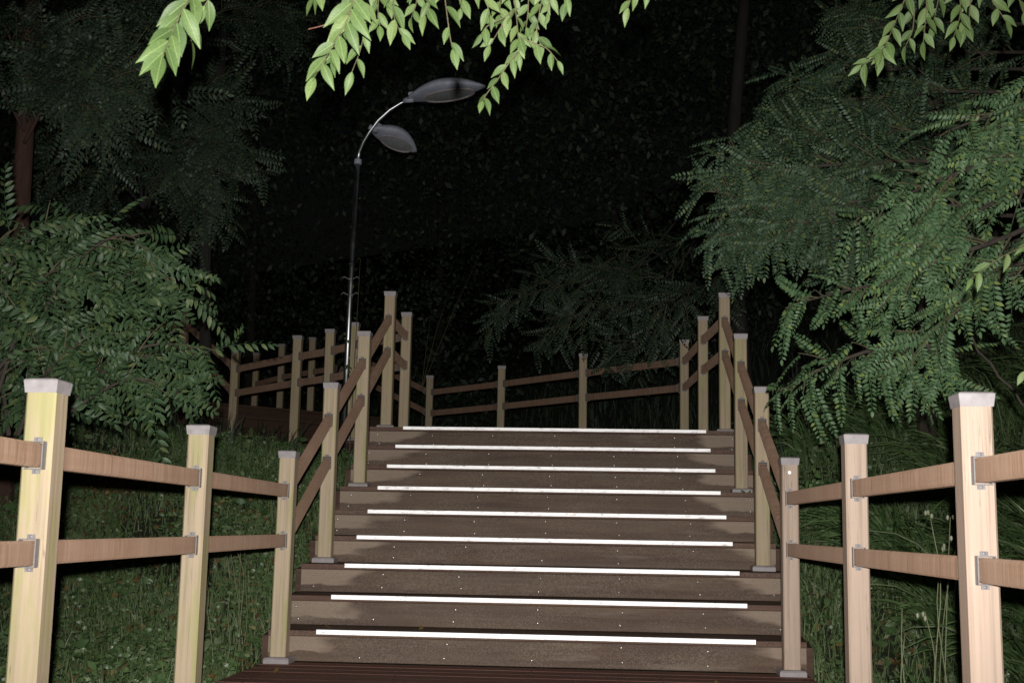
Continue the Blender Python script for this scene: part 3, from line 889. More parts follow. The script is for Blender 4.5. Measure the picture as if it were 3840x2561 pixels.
def lamp_head(root, o, start, direction, length, width, roll=0.0, tip=None):
    d = Vector(direction).normalized()
    s = d.cross(Vector((0, 0, 1))).normalized(); u = s.cross(d).normalized()
    rm = Matrix((s, d, u)).transposed() @ Matrix.Rotation(R(roll), 3, 'Y')
    c = rel(start, o)
    mb = MB(); NS, NK = 16, 20
    vs, fs = [], []
    for i in range(NS + 1):
        t = i / NS
        w = width / 2 * (math.sin(math.pi * min(1, t * 0.95 + 0.04)) ** 0.78) * (1.06 - 0.12 * t)
        h = 0.082 * (math.sin(math.pi * (t * 0.96 + 0.03)) ** 0.75)
        w = max(w, 0.014); h = max(h, 0.008)
        zc = 0.025 * math.sin(math.pi * t)
        for k in range(NK):
            a = 2 * math.pi * k / NK
            x = w * math.cos(a); zz = math.sin(a)
            z = zc + (h * 1.25 * zz if zz > 0 else h * 0.45 * zz)
            vs.append((x, t * length, z))
    for i in range(NS):
        for k in range(NK):
            k2 = (k + 1) % NK
            fs.append((i * NK + k, i * NK + k2, (i + 1) * NK + k2, (i + 1) * NK + k))
    fs.append(tuple(range(NK))); fs.append(tuple(range(NS * NK, (NS + 1) * NK))[::-1])
    mb.add(vs, fs)
    head = mb.build('lamp_head', M['lamp'], root, c, smooth=True, rotm=rm)
    # rim and glass of the light opening, on the underside
    def oval(f, zf):
        return [(width * 0.36 * f * math.cos(a), length * (0.53 + 0.33 * f * math.sin(a)), zf) for a in [2 * math.pi * k / 28 for k in range(28)]]
    r_ = MB(); A, B, C_ = oval(1.0, -0.022), oval(1.0, -0.034), oval(0.9, -0.034)
    D_ = oval(0.9, -0.020)
    n = 28; r_.add(A + B + C_ + D_, [(j * n + i, j * n + (i + 1) % n, (j + 1) * n + (i + 1) % n, (j + 1) * n + i) for j in range(3) for i in range(n)])
    r_.build('lens_rim', M['cap'], head, smooth=False)
    g_ = MB(); A, B = oval(0.9, -0.027), oval(0.55, -0.033)
    g_.add(A + B + [(0, length * 0.53, -0.035)], [(i, (i + 1) % n, n + (i + 1) % n, n + i) for i in range(n)] + [(n + i, n + (i + 1) % n, 2 * n) for i in range(n)])
    g_.build('lens', M['lens'], head, smooth=True)
    # cooling ribs and clamp at the neck
    rb = MB()
    for q in range(5):
        rb.box((-0.048 + 0.024 * q, 0.075, 0.038), (0.006, 0.11, 0.030))
    rb.build('cooling_rib', M['lamp'], head)
    nk = MB(); nk.tube([(0, -0.045, 0.0), (0, 0.05, 0.004)], [0.024, 0.034], 14)
    nk.build('neck', M['lamp'], head, smooth=True)
    return head
lamp_head(lamp, o_, (-1.46, 10.96, 4.70), (1.0, -0.20, 0.10), 0.76, 0.38, -1)
lamp_head(lamp, o_, (-1.80, 11.02, 4.44), (0.56, 0.66, -0.16), 0.56, 0.29, -8)
mb = MB(); mb.tube([rel((-1.85, 11, 4.37), o_), rel((-1.80, 11.02, 4.44), o_)], 0.016, 12); mb.build('arm_stub', M['pole'], lamp, smooth=True)
for zz in (2.98, 2.83):
    mb = MB()
    for sx in (-1, 1):
        mb.tube([(sx * 0.02, -0.01, 0), (sx * 0.062, -0.02, 0.022), (sx * 0.080, -0.02, 0.004)], 0.0045, 6)
    mb.tube([(0, 0, -0.010), (0, 0, 0.010)], 0.026, 16)
    mb.build('hook_clamp', M['bracket'], lamp, rel((-1.952, 11.0, zz), o_), smooth=True)

# ------------------------------------------------------------------ leaves and fronds (arrays of triangles)
def leaf_arrays(L, W, fold=0.25, curl=0.3, tip=True, seg=5):
    """a pointed oval leaf along +Y, face +Z, folded at the midrib, drooping to the tip"""
    V = []; UV = []; Fc = []
    prof = []
    for i in range(seg + 1):
        t = i / seg
        w = math.sin(math.pi * t ** 0.85) ** 0.9 if 0 < t < 1 else 0
        if tip and t > 0.6: w *= 1.0 - 0.35 * (t - 0.6) / 0.4
        prof.append((t, w))
    for t, w in prof:
        z = -curl * L * t * t
        x = W / 2 * w
        V += [(-x, t * L, z + fold * x), (0, t * L, z), (x, t * L, z + fold * x)]
        UV += [(0.5 - 0.5 * w, t), (0.5, t), (0.5 + 0.5 * w, t)]
    for i in range(seg):
        a = i * 3
        for q in (0, 1):
            p = [a + q, a + q + 1, a + q + 4, a + q + 3]
            Fc += [(p[0], p[1], p[2]), (p[0], p[2], p[3])]
    return np.array(V, float), np.array(Fc, int), np.array(UV, float)

def xf(V, pos, ydir, zdir, s=1.0):
    y = np.array(ydir, float); y /= np.linalg.norm(y) + 1e-9
    z = np.array(zdir, float); z = z - y * z.dot(y)
    nz = np.linalg.norm(z)
    if nz < 1e-4:
        z = np.array((0.3, 0.2, 1.0)); z = z - y * z.dot(y); nz = np.linalg.norm(z)
    z /= nz
    x = np.cross(y, z)
    return (V * s) @ np.stack([x, y, z]) + np.array(pos)

def frond_arrays(L, pairs, lw, ll, seed, droop=0.35, seg=3, curl=0.15):
    """a pinnate leaf along +Y: rachis and leaflet pairs, plus one at the tip"""
    r = np.random.default_rng(seed)
    Vs, Fs = [], []; n = 0
    def rpos(t): return np.array((0.03 * L * math.sin(3 * t + seed), t * L, -droop * L * t * t))
    # rachis
    K = 5; rv = []
    for i in range(K + 1):
        p = rpos(i / K); w = 0.0016 * (1.3 - i / K)
        rv += [p + (-w, 0, 0), p + (w, 0, 0), p + (0, 0, -w)]
    rf = []
    for i in range(K):
        for q in range(3):
            a = i * 3 + q; b = i * 3 + (q + 1) % 3
            rf += [(a, b, b + 3), (a, b + 3, a + 3)]
    Vs.append(np.array(rv)); Fs.append(np.array(rf)); n += len(rv)
    lv, lf, _ = leaf_arrays(1.0, lw / ll, 0.2, curl, False, seg)
    for i in range(pairs):
        t = 0.10 + 0.86 * i / (pairs - 1)
        sc = ll * (0.78 + 0.30 * math.sin(math.pi * min(1, t * 1.05))) * r.uniform(0.88, 1.08)
        for sd in (-1, 1):
            if r.random() < 0.04: continue
            d = (sd * 1.0, 0.32 + 0.25 * t, -0.15 - 0.35 * r.random())
            zz = (sd * 0.1 + r.normal(0, 0.2), r.normal(0, 0.2), 1)
            v = xf(lv, rpos(t + r.normal(0, 0.008)), d, zz, sc)
            Vs.append(v); Fs.append(lf + n); n += len(v)
    v = xf(lv, rpos(1.0), (0, 1, -2 * droop), (0, 0.1, 1), ll)
    Vs.append(v); Fs.append(lf + n)
    return np.concatenate(Vs), np.concatenate(Fs)

def place_objs(name, meshes, items, parent):
    """items: (pos, ydir, zdir, scale, variant) -> one object each, sharing mesh data"""
    o = np.array(parent.location)
    for pos, yd, zd, s, k in items:
        y = Vector(yd).normalized(); z = Vector(zd); z = (z - y * z.dot(y))
        if z.length < 1e-3: z = Vector((0.2, 0.3, 1)) - y * y.z
        z.normalize(); x = y.cross(z)
        ob = bpy.data.objects.new(name, meshes[k % len(meshes)])
        COL.objects.link(ob)
        ob.parent = parent
        ob.matrix_local = Matrix.Translation(Vector(pos) - Vector(o)) @ Matrix((x, y, z)).transposed().to_4x4() @ Matrix.Scale(s, 4)
def join_items(name, arrays, items, mat, parent):
    Vs, Fs = [], []; n = 0; o = np.array(parent.location)
    for pos, yd, zd, s, k in items:
        V, F_ = arrays[k % len(arrays)]
        v = xf(V, np.array(pos) - o, yd, zd, s)
        Vs.append(v); Fs.append(F_ + n); n += len(v)
    if not Vs: return None
    return stuff(link(name, np_mesh(name, np.concatenate(Vs), np.concatenate(Fs), mat), parent))

def spline(pts, n):
    P = [np.array(p, float) for p in pts]
    P = [2 * P[0] - P[1]] + P + [2 * P[-1] - P[-2]]
    out = []
    m = len(P) - 3
    for i in range(n + 1):
        u = i / n * m; k = min(int(u), m - 1); t = u - k
        a, b, c, d = P[k:k + 4]
        out.append(0.5 * ((2 * b) + (-a + c) * t + (2 * a - 5 * b + 4 * c - d) * t * t + (-a + 3 * b - 3 * c + d) * t ** 3))
    return out

def build_tree(root, limbs, arrays, mats, frond_mat, face, twig_step=0.16, twig_len=(0.25, 0.55), frond_step=0.07, fsize=(0.85, 1.2),
               limb_r=(0.022, 0.006), n_obj=300, trunk=None, spread=0.8, droop=0.6, leaf_name='compound_leaf', scatter=0.0, start=0.12):
    """limbs carry side twigs, twigs carry fronds; the nearest fronds become objects of their own"""
    o = Vector(root.location)
    items = []; tw = MB()
    face = np.array(face, float)
    for li, pl in enumerate(limbs):
        sp = spline(pl, 26)
        mb = MB(); mb.tube([Vector(p) - o for p in sp], [limb_r[0] + (limb_r[1] - limb_r[0]) * i / 26 for i in range(27)], 7)
        mb.build('limb', mats[0], root, smooth=True)
        seglen = [np.linalg.norm(sp[i + 1] - sp[i]) for i in range(26)]
        total = sum(seglen)
        nt = max(3, int(total / twig_step))
        for j in range(nt):
            u = start + (1 - start) * (j + rng.random() * 0.8) / nt
            q = min(25, int(u * 26)); base = sp[q] + (sp[q + 1] - sp[q]) * (u * 26 - q)
            ld = sp[min(26, q + 2)] - sp[max(0, q - 1)]; ld /= np.linalg.norm(ld) + 1e-9
            side = rng.normal(0, 1, 3); side -= ld * side.dot(ld); side /= np.linalg.norm(side) + 1e-9
            d = ld * 0.75 + side * spread + np.array((0, 0, 0.1)); d /= np.linalg.norm(d)
            L = rng.uniform(*twig_len) * (1.0 - 0.45 * u)
            if j >= nt - 2: d = ld + side * 0.3; L = twig_len[0] * 0.8
            K = 6; tp = []
            for i in range(K + 1):
                s_ = i / K
                tp.append(base + d * L * s_ + np.array((0, 0, -droop * 0.45)) * L * s_ * s_)
            tw.tube([Vector(p) - o for p in tp], [0.0045 - 0.003 * i / K for i in range(K + 1)], 4, False)
            nf = max(2, int(L / frond_step))
            for f in range(nf):
                s_ = (f + 0.7) / nf; qq = min(K - 1, int(s_ * K))
                pos = tp[qq] + (tp[qq + 1] - tp[qq]) * (s_ * K - qq)
                td = tp[qq + 1] - tp[qq]; td /= np.linalg.norm(td) + 1e-9
                sd = np.cross(td, face + rng.normal(0, 0.25, 3)); sd /= np.linalg.norm(sd) + 1e-9
                if f % 2: sd = -sd
                yd = td * rng.uniform(0.35, 0.9) + sd * rng.uniform(0.5, 1.0) + np.array((0, 0, -rng.uniform(0.0, droop + 0.15)))
                zd = face + rng.normal(0, 0.50, 3)
                if scatter: pos = pos + rng.normal(0, scatter, 3)
                items.append((pos, yd, zd, rng.uniform(*fsize), int(rng.integers(0, len(arrays)))))
    stuff(tw.build('twig', mats[1], root))
    cam_ = np.array(CAM)
    items.sort(key=lambda it: np.linalg.norm(it[0] - cam_))
    meshes = [np_mesh(leaf_name, V, F_, frond_mat) for V, F_ in arrays]
    place_objs(leaf_name, meshes, items[:n_obj], root)
    join_items('foliage', arrays, items[n_obj:], frond_mat, root)
    if trunk:
        pts, r0, r1 = trunk
        sp = spline(pts, 14); mb = MB()
        mb.tube([Vector(p) - o for p in sp], [r0 + (r1 - r0) * i / 14 for i in range(15)], 14)
        mb.build('trunk', mats[0], root, smooth=True)
    return len(items)

LOCUST = [frond_arrays(0.22, 11, 0.0145, 0.033, s, 0.28) for s in (1, 2, 3, 4)]
SUMAC = [frond_arrays(0.27, 9, 0.019, 0.052, s, 0.45, 4, 0.3) for s in (5, 6, 7)]
FINE = [frond_arrays(0.19, 8, 0.018, 0.040, s, 0.35, 2) for s in (8, 9)]

t1 = thing('locust_tree', 'locust tree at the right edge with lit feathery branches reaching towards the steps', 'tree', (3.6, 6.2, float(ground_z(3.6, 6.2))))
n1 = build_tree(t1, LOCUST_NEAR, LOCUST, (M['bark'], M['twig']), M['leaf_locust'], (-0.35, -0.8, 0.55), 0.050, (0.10, 0.30), 0.042, (0.75, 1.15), limb_r=(0.013, 0.004), spread=0.75, droop=0.32, trunk=([(3.6, 6.2, -0.2), (3.5, 6.0, 1.2), (3.1, 5.6, 2.2), (2.7, 5.3, 3.2)], 0.10, 0.05))
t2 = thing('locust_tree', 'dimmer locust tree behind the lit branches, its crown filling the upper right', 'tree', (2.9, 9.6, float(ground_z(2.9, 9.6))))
n2 = build_tree(t2, LOCUST_FAR, LOCUST, (M['bark'], M['twig']), M['leaf_locust_dimmed'], (-0.3, -0.85, 0.5), 0.052, (0.14, 0.40), 0.045, (0.85, 1.2), limb_r=(0.013, 0.004), spread=0.75, droop=0.35, trunk=([(2.9, 9.6, 0.8), (2.8, 9.3, 2.0), (2.7, 8.6, 3.0), (2.6, 8.0, 4.2)], 0.08, 0.05))
t3 = thing('sumac_shrub', 'broad leafy shrub behind the left railing, spreading towards the dim walkway', 'shrub', (-2.6, 5.3, float(ground_z(-2.6, 5.3))))
n3 = build_tree(t3, SHRUB, SUMAC, (M['bark'], M['twig']), M['leaf_shrub'], (0.3, -0.85, 0.5), 0.075, (0.14, 0.34), 0.06, (0.75, 1.15), (0.010, 0.004), spread=0.8, droop=0.55, start=0.05)
t4 = thing('pine_like_tree', 'dark tree with a reddish trunk at the far left edge', 'tree', (-3.9, 8.5, float(ground_z(-3.9, 8.5))))
t4.name = 'locust_tree'
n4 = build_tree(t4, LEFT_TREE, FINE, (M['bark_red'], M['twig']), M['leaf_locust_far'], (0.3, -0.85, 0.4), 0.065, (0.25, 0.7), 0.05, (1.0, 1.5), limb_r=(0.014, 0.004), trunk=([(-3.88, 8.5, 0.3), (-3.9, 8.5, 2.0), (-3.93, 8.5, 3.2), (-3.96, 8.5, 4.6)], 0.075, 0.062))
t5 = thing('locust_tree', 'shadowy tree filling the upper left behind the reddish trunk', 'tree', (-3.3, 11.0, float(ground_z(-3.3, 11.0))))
n5 = build_tree(t5, LEFT_BACK_TREE, FINE, (M['bark_dimmed'], M['twig']), M['leaf_locust_far'], (0.3, -0.85, 0.4), 0.075, (0.3, 0.85), 0.055, (1.0, 1.6), limb_r=(0.012, 0.004), trunk=([(-3.3, 11.0, 1.0), (-3.3, 11.0, 2.4), (-3.35, 11.0, 3.4), (-3.3, 11.0, 5.4)], 0.06, 0.05))
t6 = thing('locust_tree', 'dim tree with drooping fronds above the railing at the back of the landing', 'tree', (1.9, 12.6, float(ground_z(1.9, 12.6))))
n6 = build_tree(t6, RIGHT_MID_TREE, FINE, (M['bark_dimmed'], M['twig']), M['leaf_locust_far'], (-0.2, -0.9, 0.4), 0.11, (0.3, 0.8), 0.06, (0.9, 1.3), limb_r=(0.010, 0.004), trunk=([(1.9, 12.6, 1.6), (1.8, 12.6, 3.0), (1.7, 12.5, 4.0), (1.9, 12.5, 6.5)], 0.09, 0.06))
print('FRONDS', n1, n2, n3, n4, n5, n6)

# ------------------------------------------------------------------ near hanging sprays, each leaf an object
HV, HF, HUV = leaf_arrays(1.0, 0.40, 0.22, 0.16, True, 8)
HV2, HF2, HUV2 = leaf_arrays(1.0, 0.36, 0.42, 0.34, True, 8)
hm = [np_mesh('leaf', HV, HF, M['leaf_hang'], HUV, True), np_mesh('leaf', HV2, HF2, M['leaf_hang'], HUV2, True)]
def spray(root, sprays, twig_mat, facing=(0.0, -1.0, 0.25)):
    o = Vector(root.location); fc = np.array(facing, float)
    for pl, L, stp in sprays:
        n = 18; sp = spline(pl, n)
        mb = MB(); mb.tube([Vector(p) - o for p in sp], [0.0019 - 0.0010 * i / n for i in range(n + 1)], 6)
        L *= 1.22
        mb.build('twig', twig_mat, root, smooth=True)
        if not L: continue
        total = sum(np.linalg.norm(sp[i + 1] - sp[i]) for i in range(n))
        cnt = max(2, int(total / stp)); items = []
        for i in range(cnt + 1):
            u = i / cnt; q = min(n - 1, int(u * n)); pos = sp[q] + (sp[q + 1] - sp[q]) * (u * n - q)
            td = sp[min(n, q + 2)] - sp[max(0, q - 1)]; td /= np.linalg.norm(td) + 1e-9
            sd = np.cross(td, fc); sd /= np.linalg.norm(sd) + 1e-9
            if i % 2: sd = -sd
            a = rng.uniform(0.35, 0.95)
            yd = td * 0.55 + sd * a + np.array((0, rng.normal(0, 0.2), -rng.uniform(0.35, 0.75)))
            if i == cnt: yd = td + np.array((0, 0, -0.4))
            zd = fc + rng.normal(0, 0.33, 3)
            items.append((pos, yd, zd, L * rng.uniform(0.78, 1.1) * (1.0 - 0.15 * u), int(rng.integers(0, 2))))
        place_objs('leaf', hm, items, root)
h1 = thing('hanging_branch', 'lone spray of pale green leaves hanging at the top left', 'branch', tuple(HANG_LEFT[0][0][0]))
spray(h1, HANG_LEFT, M['twig'], (0.5, -0.8, 0.25)); spray(h1, [RED_TWIGS[1]], M['twig_red'])
h2 = thing('hanging_branch', 'wide cluster of pale green leafy sprays hanging at the top centre over the lamp', 'branch', tuple(HANG_MID[5][0][0]))
spray(h2, HANG_MID, M['twig']); spray(h2, [RED_TWIGS[0]], M['twig_red'])
h3 = thing('hanging_branch', 'tiny tuft of pale leaves at the top edge, right of the main cluster', 'branch', tuple(HANG_SMALL[0][0][0]))
spray(h3, HANG_SMALL, M['twig'])
h4 = thing('hanging_branch', 'bright leafy sprays hanging in the top right corner before the dark crown', 'branch', tuple(HANG_RIGHT[0][0][0]))
spray(h4, HANG_RIGHT, M['twig'], (-0.1, -1.0, 0.2))

h5 = thing('hanging_branch', 'single pale pointed leaf spray before the dark branches at the right', 'branch', tuple(SIDE_SPRAY[0][0][0]))
spray(h5, SIDE_SPRAY, M['twig'], (-0.2, -1.0, 0.3))
h6 = thing('hanging_branch', 'pale leaves poking in at the right edge above the nearest post', 'branch', tuple(EDGE_SPRAY[0][0][0]))
spray(h6, EDGE_SPRAY, M['twig'], (-0.2, -1.0, 0.3))
h7 = thing('bare_branch', 'thin leafless branch hanging in the dark right of the lower locust fronds', 'branch', tuple(BARE[0][0][0]))
mb = MB(); sp = spline(BARE[0][0], 16)
mb.tube([Vector(p) - Vector(h7.location) + Vector((0, 0, 0.012 * math.sin(i * 2.1))) for i, p in enumerate(sp)], [0.003 + 0.003 * i / 16 for i in range(17)], 6)
mb.build('twig', M['bark'], h7, smooth=True)

# ------------------------------------------------------------------ ground cover: blades and low leaves on both banks
def in_frame(P):
    d = P - np.array(CAM)
    z = d @ np.array(c_fwd); x = d @ np.array(c_right) / z; y_ = d @ np.array(c_up) / z
    return (z > 0.5) & (np.abs(x) < 0.50) & (np.abs(y_) < 0.36)
def blades(cnt, xr, yr, hr, wr, mat, name, label, lean=0.6, dens=None, bend_dir=None):
    x = rng.uniform(*xr, cnt); y = yr[0] + (yr[1] - yr[0]) * rng.random(cnt) ** 1.25
    z = ground_z(x, y)
    keep = in_frame(np.stack([x, y, z + 0.15], -1))
    keep &= ~((np.abs(x) < 1.50) & (y < 10.0))
    n_ = (x + y) * SQ
    keep &= ~((n_ > 6.3) & (n_ < 9.8) & (y > 9.3) & (x < 1.5))
    if dens is not None: keep &= dens(x, y)
    x, y, z = x[keep], y[keep], z[keep]; c = len(x)
    h = rng.uniform(*hr, c) * (0.6 + 0.8 * rng.random(c)); w = rng.uniform(*wr, c)
    az = rng.uniform(0, 2 * np.pi, c) if bend_dir is None else rng.normal(bend_dir, 0.7, c)
    ln = rng.uniform(0.1, 1.0, c) * lean
    dx, dy = np.cos(az), np.sin(az); fa = rng.uniform(0, np.pi, c); wx, wy = np.cos(fa), np.sin(fa)
    V = np.zeros((c, 7, 3))
    for i, (t, ww) in enumerate(((0, 0.8), (0.4, 1.0), (0.75, 0.7))):
        px = x + dx * ln * h * t * t; py = y + dy * ln * h * t * t; pz = z - 0.02 + h * (t - 0.25 * ln * t * t)
        V[:, i * 2] = np.stack([px - wx * w * ww / 2, py - wy * w * ww / 2, pz], -1)
        V[:, i * 2 + 1] = np.stack([px + wx * w * ww / 2, py + wy * w * ww / 2, pz], -1)
    V[:, 6] = np.stack([x + dx * ln * h, y + dy * ln * h, z - 0.02 + h * (1 - 0.3 * ln)], -1)
    T = np.array([(0, 1, 3), (0, 3, 2), (2, 3, 5), (2, 5, 4), (4, 5, 6)])
    F_ = (T[None] + (np.arange(c) * 7)[:, None, None]).reshape(-1, 3)
    return stuff(link(name, np_mesh(name, V.reshape(-1, 3), F_, mat)), label, 'grass')
def low_leaves(cnt, xr, yr, hr, sr, mat, name, label, dens=None, cat='ground cover'):
    x = rng.uniform(*xr, cnt); y = yr[0] + (yr[1] - yr[0]) * rng.random(cnt) ** 1.25
    z = ground_z(x, y)
    keep = in_frame(np.stack([x, y, z + 0.1], -1)) & ~((np.abs(x) < 1.5) & (y < 10.0))
    n_ = (x + y) * SQ
    keep &= ~((n_ > 6.3) & (n_ < 9.8) & (y > 9.3) & (x < 1.5))
    if dens is not None: keep &= dens(x, y)
    x, y, z = x[keep], y[keep], z[keep]; c = len(x)
    h = rng.uniform(*hr, c); s = rng.uniform(*sr, c)
    d = rng.normal(0, 1, (c, 3)); d[:, 2] = -rng.uniform(0.0, 0.9, c); d /= np.linalg.norm(d, axis=1)[:, None]
    up = rng.normal(0, 0.45, (c, 3)) + np.array((0, -0.85, 0.55))
    sdv = np.cross(d, up); sdv /= np.linalg.norm(sdv, axis=1)[:, None] + 1e-9
    nn = np.cross(sdv, d)
    p = np.stack([x, y, z + h], -1); V = np.zeros((c, 6, 3))
    S = s[:, None]
    V[:, 0] = p; V[:, 1] = p + d * S * 0.35 + sdv * S * 0.26 + nn * S * 0.06; V[:, 2] = p + d * S * 0.35 - sdv * S * 0.26 + nn * S * 0.06
    V[:, 3] = p + d * S * 0.72 + sdv * S * 0.20; V[:, 4] = p + d * S * 0.72 - sdv * S * 0.20; V[:, 5] = p + d * S - nn * S * 0.12
    T = np.array([(0, 1, 2), (1, 3, 4), (1, 4, 2), (3, 5, 4)])
    F_ = (T[None] + (np.arange(c) * 6)[:, None, None]).reshape(-1, 3)
    return stuff(link(name, np_mesh(name, V.reshape(-1, 3), F_, mat)), label, cat)

patch = lambda x, y: (np.sin(x * 2.3 + 1.0) * np.cos(y * 1.9) + np.sin(x * 5.1 + y * 3.7) * 0.5 + rng.normal(0, 0.5, len(x))) > -0.70
blades(130000, (-7.5, -1.45), (3.6, 12.5), (0.08, 0.22), (0.004, 0.009), M['grass'], 'grass', 'dark green grass on the bank left of the steps', dens=patch)
low_leaves(110000, (-7.5, -1.45), (3.6, 12.5), (0.0, 0.20), (0.016, 0.045), M['weed'], 'ground_cover', 'small leafy weeds among the grass left of the steps', dens=patch)
blades(90000, (1.45, 7.5), (3.2, 13.0), (0.08, 0.24), (0.004, 0.009), M['grass'], 'grass', 'dark grass on the bank right of the steps', dens=patch)
low_leaves(90000, (1.45, 7.5), (3.2, 13.0), (0.0, 0.18), (0.016, 0.042), M['weed'], 'ground_cover', 'small leafy weeds on the bank right of the steps', dens=patch)
low_leaves(900, (-7.5, -1.45), (3.6, 11.5), (0.05, 0.30), (0.05, 0.10), M['weed'], 'ground_cover', 'larger weed leaves standing out of the grass left of the steps')
low_leaves(1500, (1.45, 7.0), (3.2, 11.5), (0.05, 0.30), (0.05, 0.10), M['weed'], 'ground_cover', 'larger weed leaves standing out of the grass right of the steps')
low_leaves(3500, (1.45, 4.5), (3.2, 8.0), (0.0, 0.05), (0.04, 0.08), M['dead_leaf'], 'leaf_litter', 'brown fallen leaves on the bank behind the right railing', cat='leaf litter')
low_leaves(5000, (-5.5, -1.45), (3.8, 9.0), (0.02, 0.14), (0.03, 0.06), M['dead_leaf'], 'leaf_litter', 'yellow and brown fallen leaves in the grass on the left bank', cat='leaf litter')
blades(30000, (-12, 9), (10, 24), (0.15, 0.4), (0.008, 0.016), M['leaf_dim'], 'undergrowth', 'dark undergrowth on the wooded hillside behind the landing')

# tall arching grass tussocks on the right bank
def tussock_arrays(x, y, n, h, lean_dir, w, lean=(0.5, 1.15), az_sd=0.75):
    z = float(ground_z(x, y)); V = []; F_ = []
    for i in range(n):
        az = rng.normal(lean_dir, az_sd); L = h * rng.uniform(0.6, 1.15); ln = rng.uniform(*lean)
        b = np.array((x + rng.normal(0, 0.06), y + rng.normal(0, 0.06), z - 0.03))
        ww = w * rng.uniform(0.6, 1.2); d = np.array((math.cos(az), math.sin(az), 0)); s = np.array((-d[1], d[0], 1.3 * rng.normal()))
        s /= np.linalg.norm(s); K = 6; k0 = len(V)
        for q in range(K + 1):
            t = q / K
            p = b + d * L * ln * 0.75 * t ** 1.5 + np.array((0, 0, L * (t - 0.62 * ln * t ** 2.4)))
            wv = ww * (1 - t ** 3) * (0.6 + 0.8 * min(1, t * 3)) * 0.7
            V += [p - s * wv / 2, p + s * wv / 2]
        for q in range(K):
            a = k0 + q * 2
            F_ += [(a, a + 1, a + 3), (a, a + 3, a + 2)]
    return np.array(V), np.array(F_)
def join_arrays(parts):
    Vs, Fs = [], []; n = 0
    for V, F_ in parts:
        Vs.append(V); Fs.append(F_ + n); n += len(V)
    return np.concatenate(Vs), np.concatenate(Fs)
parts = []
for i in range(90):
    yy_ = rng.uniform(6.3, 10.5)
    xx_ = 2.05 + rng.uniform(0, 2.6) ** 1.0
    parts.append(tussock_arrays(xx_, yy_, 40, rng.uniform(0.5, 0.95), math.pi + 0.3, 0.019))
tg = link('tall_grass', np_mesh('tall_grass', *join_arrays(parts), M['weed']))
stuff(tg, 'dense arching blades of tall grass on the slope behind the right railing', 'tall grass')
for x_, y_, h_, lab in ((2.45, 4.7, 1.45, 'tall broad-bladed grass clump at the right edge, beside the nearest right post'), (2.75, 5.4, 1.55, 'tall grass clump at the right edge, farther back than the other'),):
    z_ = float(ground_z(x_, y_))
    r_ = thing('grass_clump', lab, 'tall grass', (x_, y_, z_))
    V, F_ = tussock_arrays(x_, y_, 60, h_, math.pi * 0.85, 0.024, (0.2, 0.62), 0.6)
    stuff(link('blade', np_mesh('blade', V - np.array((x_, y_, z_)), F_, M['weed']), r_))

# weeds that can be told apart
def weed(x, y, z0, tips, label, heads=True, name='flowering_weed'):
    root_ = thing(name, label, 'weed', (x, y, z0))
    for tp, hd in tips:
        d = Vector(tp) - Vector((x, y, z0))
        b = Vector((rng.normal(0, 0.03), rng.normal(0, 0.03), 0))
        mid1 = b + d * 0.4 + Vector((rng.normal(0, 0.02), rng.normal(0, 0.02), 0)); mid2 = b + d * 0.75 + Vector((rng.normal(0, 0.015), 0, 0))
        sp = spline([b, mid1, mid2, d], 10)
        mb = MB(); mb.tube([Vector(p) for p in sp], [0.0032 - 0.0018 * i / 10 for i in range(11)], 5)
        mb.build('stalk', M['stalk'], root_, smooth=True)
        items = []
        for i in range(2, 9, 2):
            a = rng.uniform(0, 6.28)
            items.append((np.array(sp[i]) + np.array((x, y, z0)), (math.cos(a), math.sin(a), 0.2), (0, -0.4, 1), rng.uniform(0.02, 0.045), 0))
        place_objs('leaf', [wm], items, root_)
        if hd:
            for q in range(3):
                hb = MB()
                c = Vector(d) + Vector((rng.normal(0, 0.012), rng.normal(0, 0.01), rng.uniform(-0.03, 0.01)))
                hb.tube([c + Vector((0, 0, -0.010)), c + Vector((0, 0, -0.003)), c + Vector((0, 0, 0.006)), c + Vector((0, 0, 0.009))], [0.002, 0.006, 0.005, 0.002], 6)
                hb.build('flower_head', M['flower'], root_)
_wv, _wf, _wu = leaf_arrays(1.0, 0.42, 0.2, 0.3, True, 4)
wm = np_mesh('leaf', _wv, _wf, M['weed'], _wu)
weed(1.66, 4.9, -0.30, [((1.62, 4.9, 0.82), 1), ((1.70, 4.9, 0.80), 1), ((1.78, 4.92, 0.83), 1), ((1.84, 4.95, 0.72), 1), ((1.72, 4.88, 0.72), 1), ((1.67, 4.9, 0.70), 1)], 'thin weed with pale seed heads between the two nearest right posts')
weed(1.46, 4.55, -0.30, [((1.42, 4.55, 0.47), 0), ((1.50, 4.55, 0.46), 1), ((1.43, 4.56, 0.38), 0)], 'bare pale weed stalks below the lower right rail', True)
weed(1.83, 3.75, -0.35, [((1.78, 3.75, 0.52), 0), ((1.90, 3.77, 0.40), 0)], 'single thin weed stalk at the lower right corner outside the nearest post')
for (x_, y_, ztop) in ((-1.62, 6.3, 0.42), (-1.70, 6.9, 0.66), (-1.60, 7.6, 0.78), (-2.05, 4.6, 0.45)):
    z_ = float(ground_z(x_, y_))
    nm = {(-1.62): 'low pale weed stems beside the left corner post', (-1.70): 'thin weed stems behind the left corner post', (-1.60): 'tall thin weed stems against the left stair posts', (-2.05): 'bent pale stem in the grass between the nearest left posts'}[x_]
    weed(x_, y_, z_, [((x_ + rng.normal(0, 0.05), y_, ztop + rng.normal(0, 0.05)), 0) for _ in range(4)], nm, name='thin_weed')

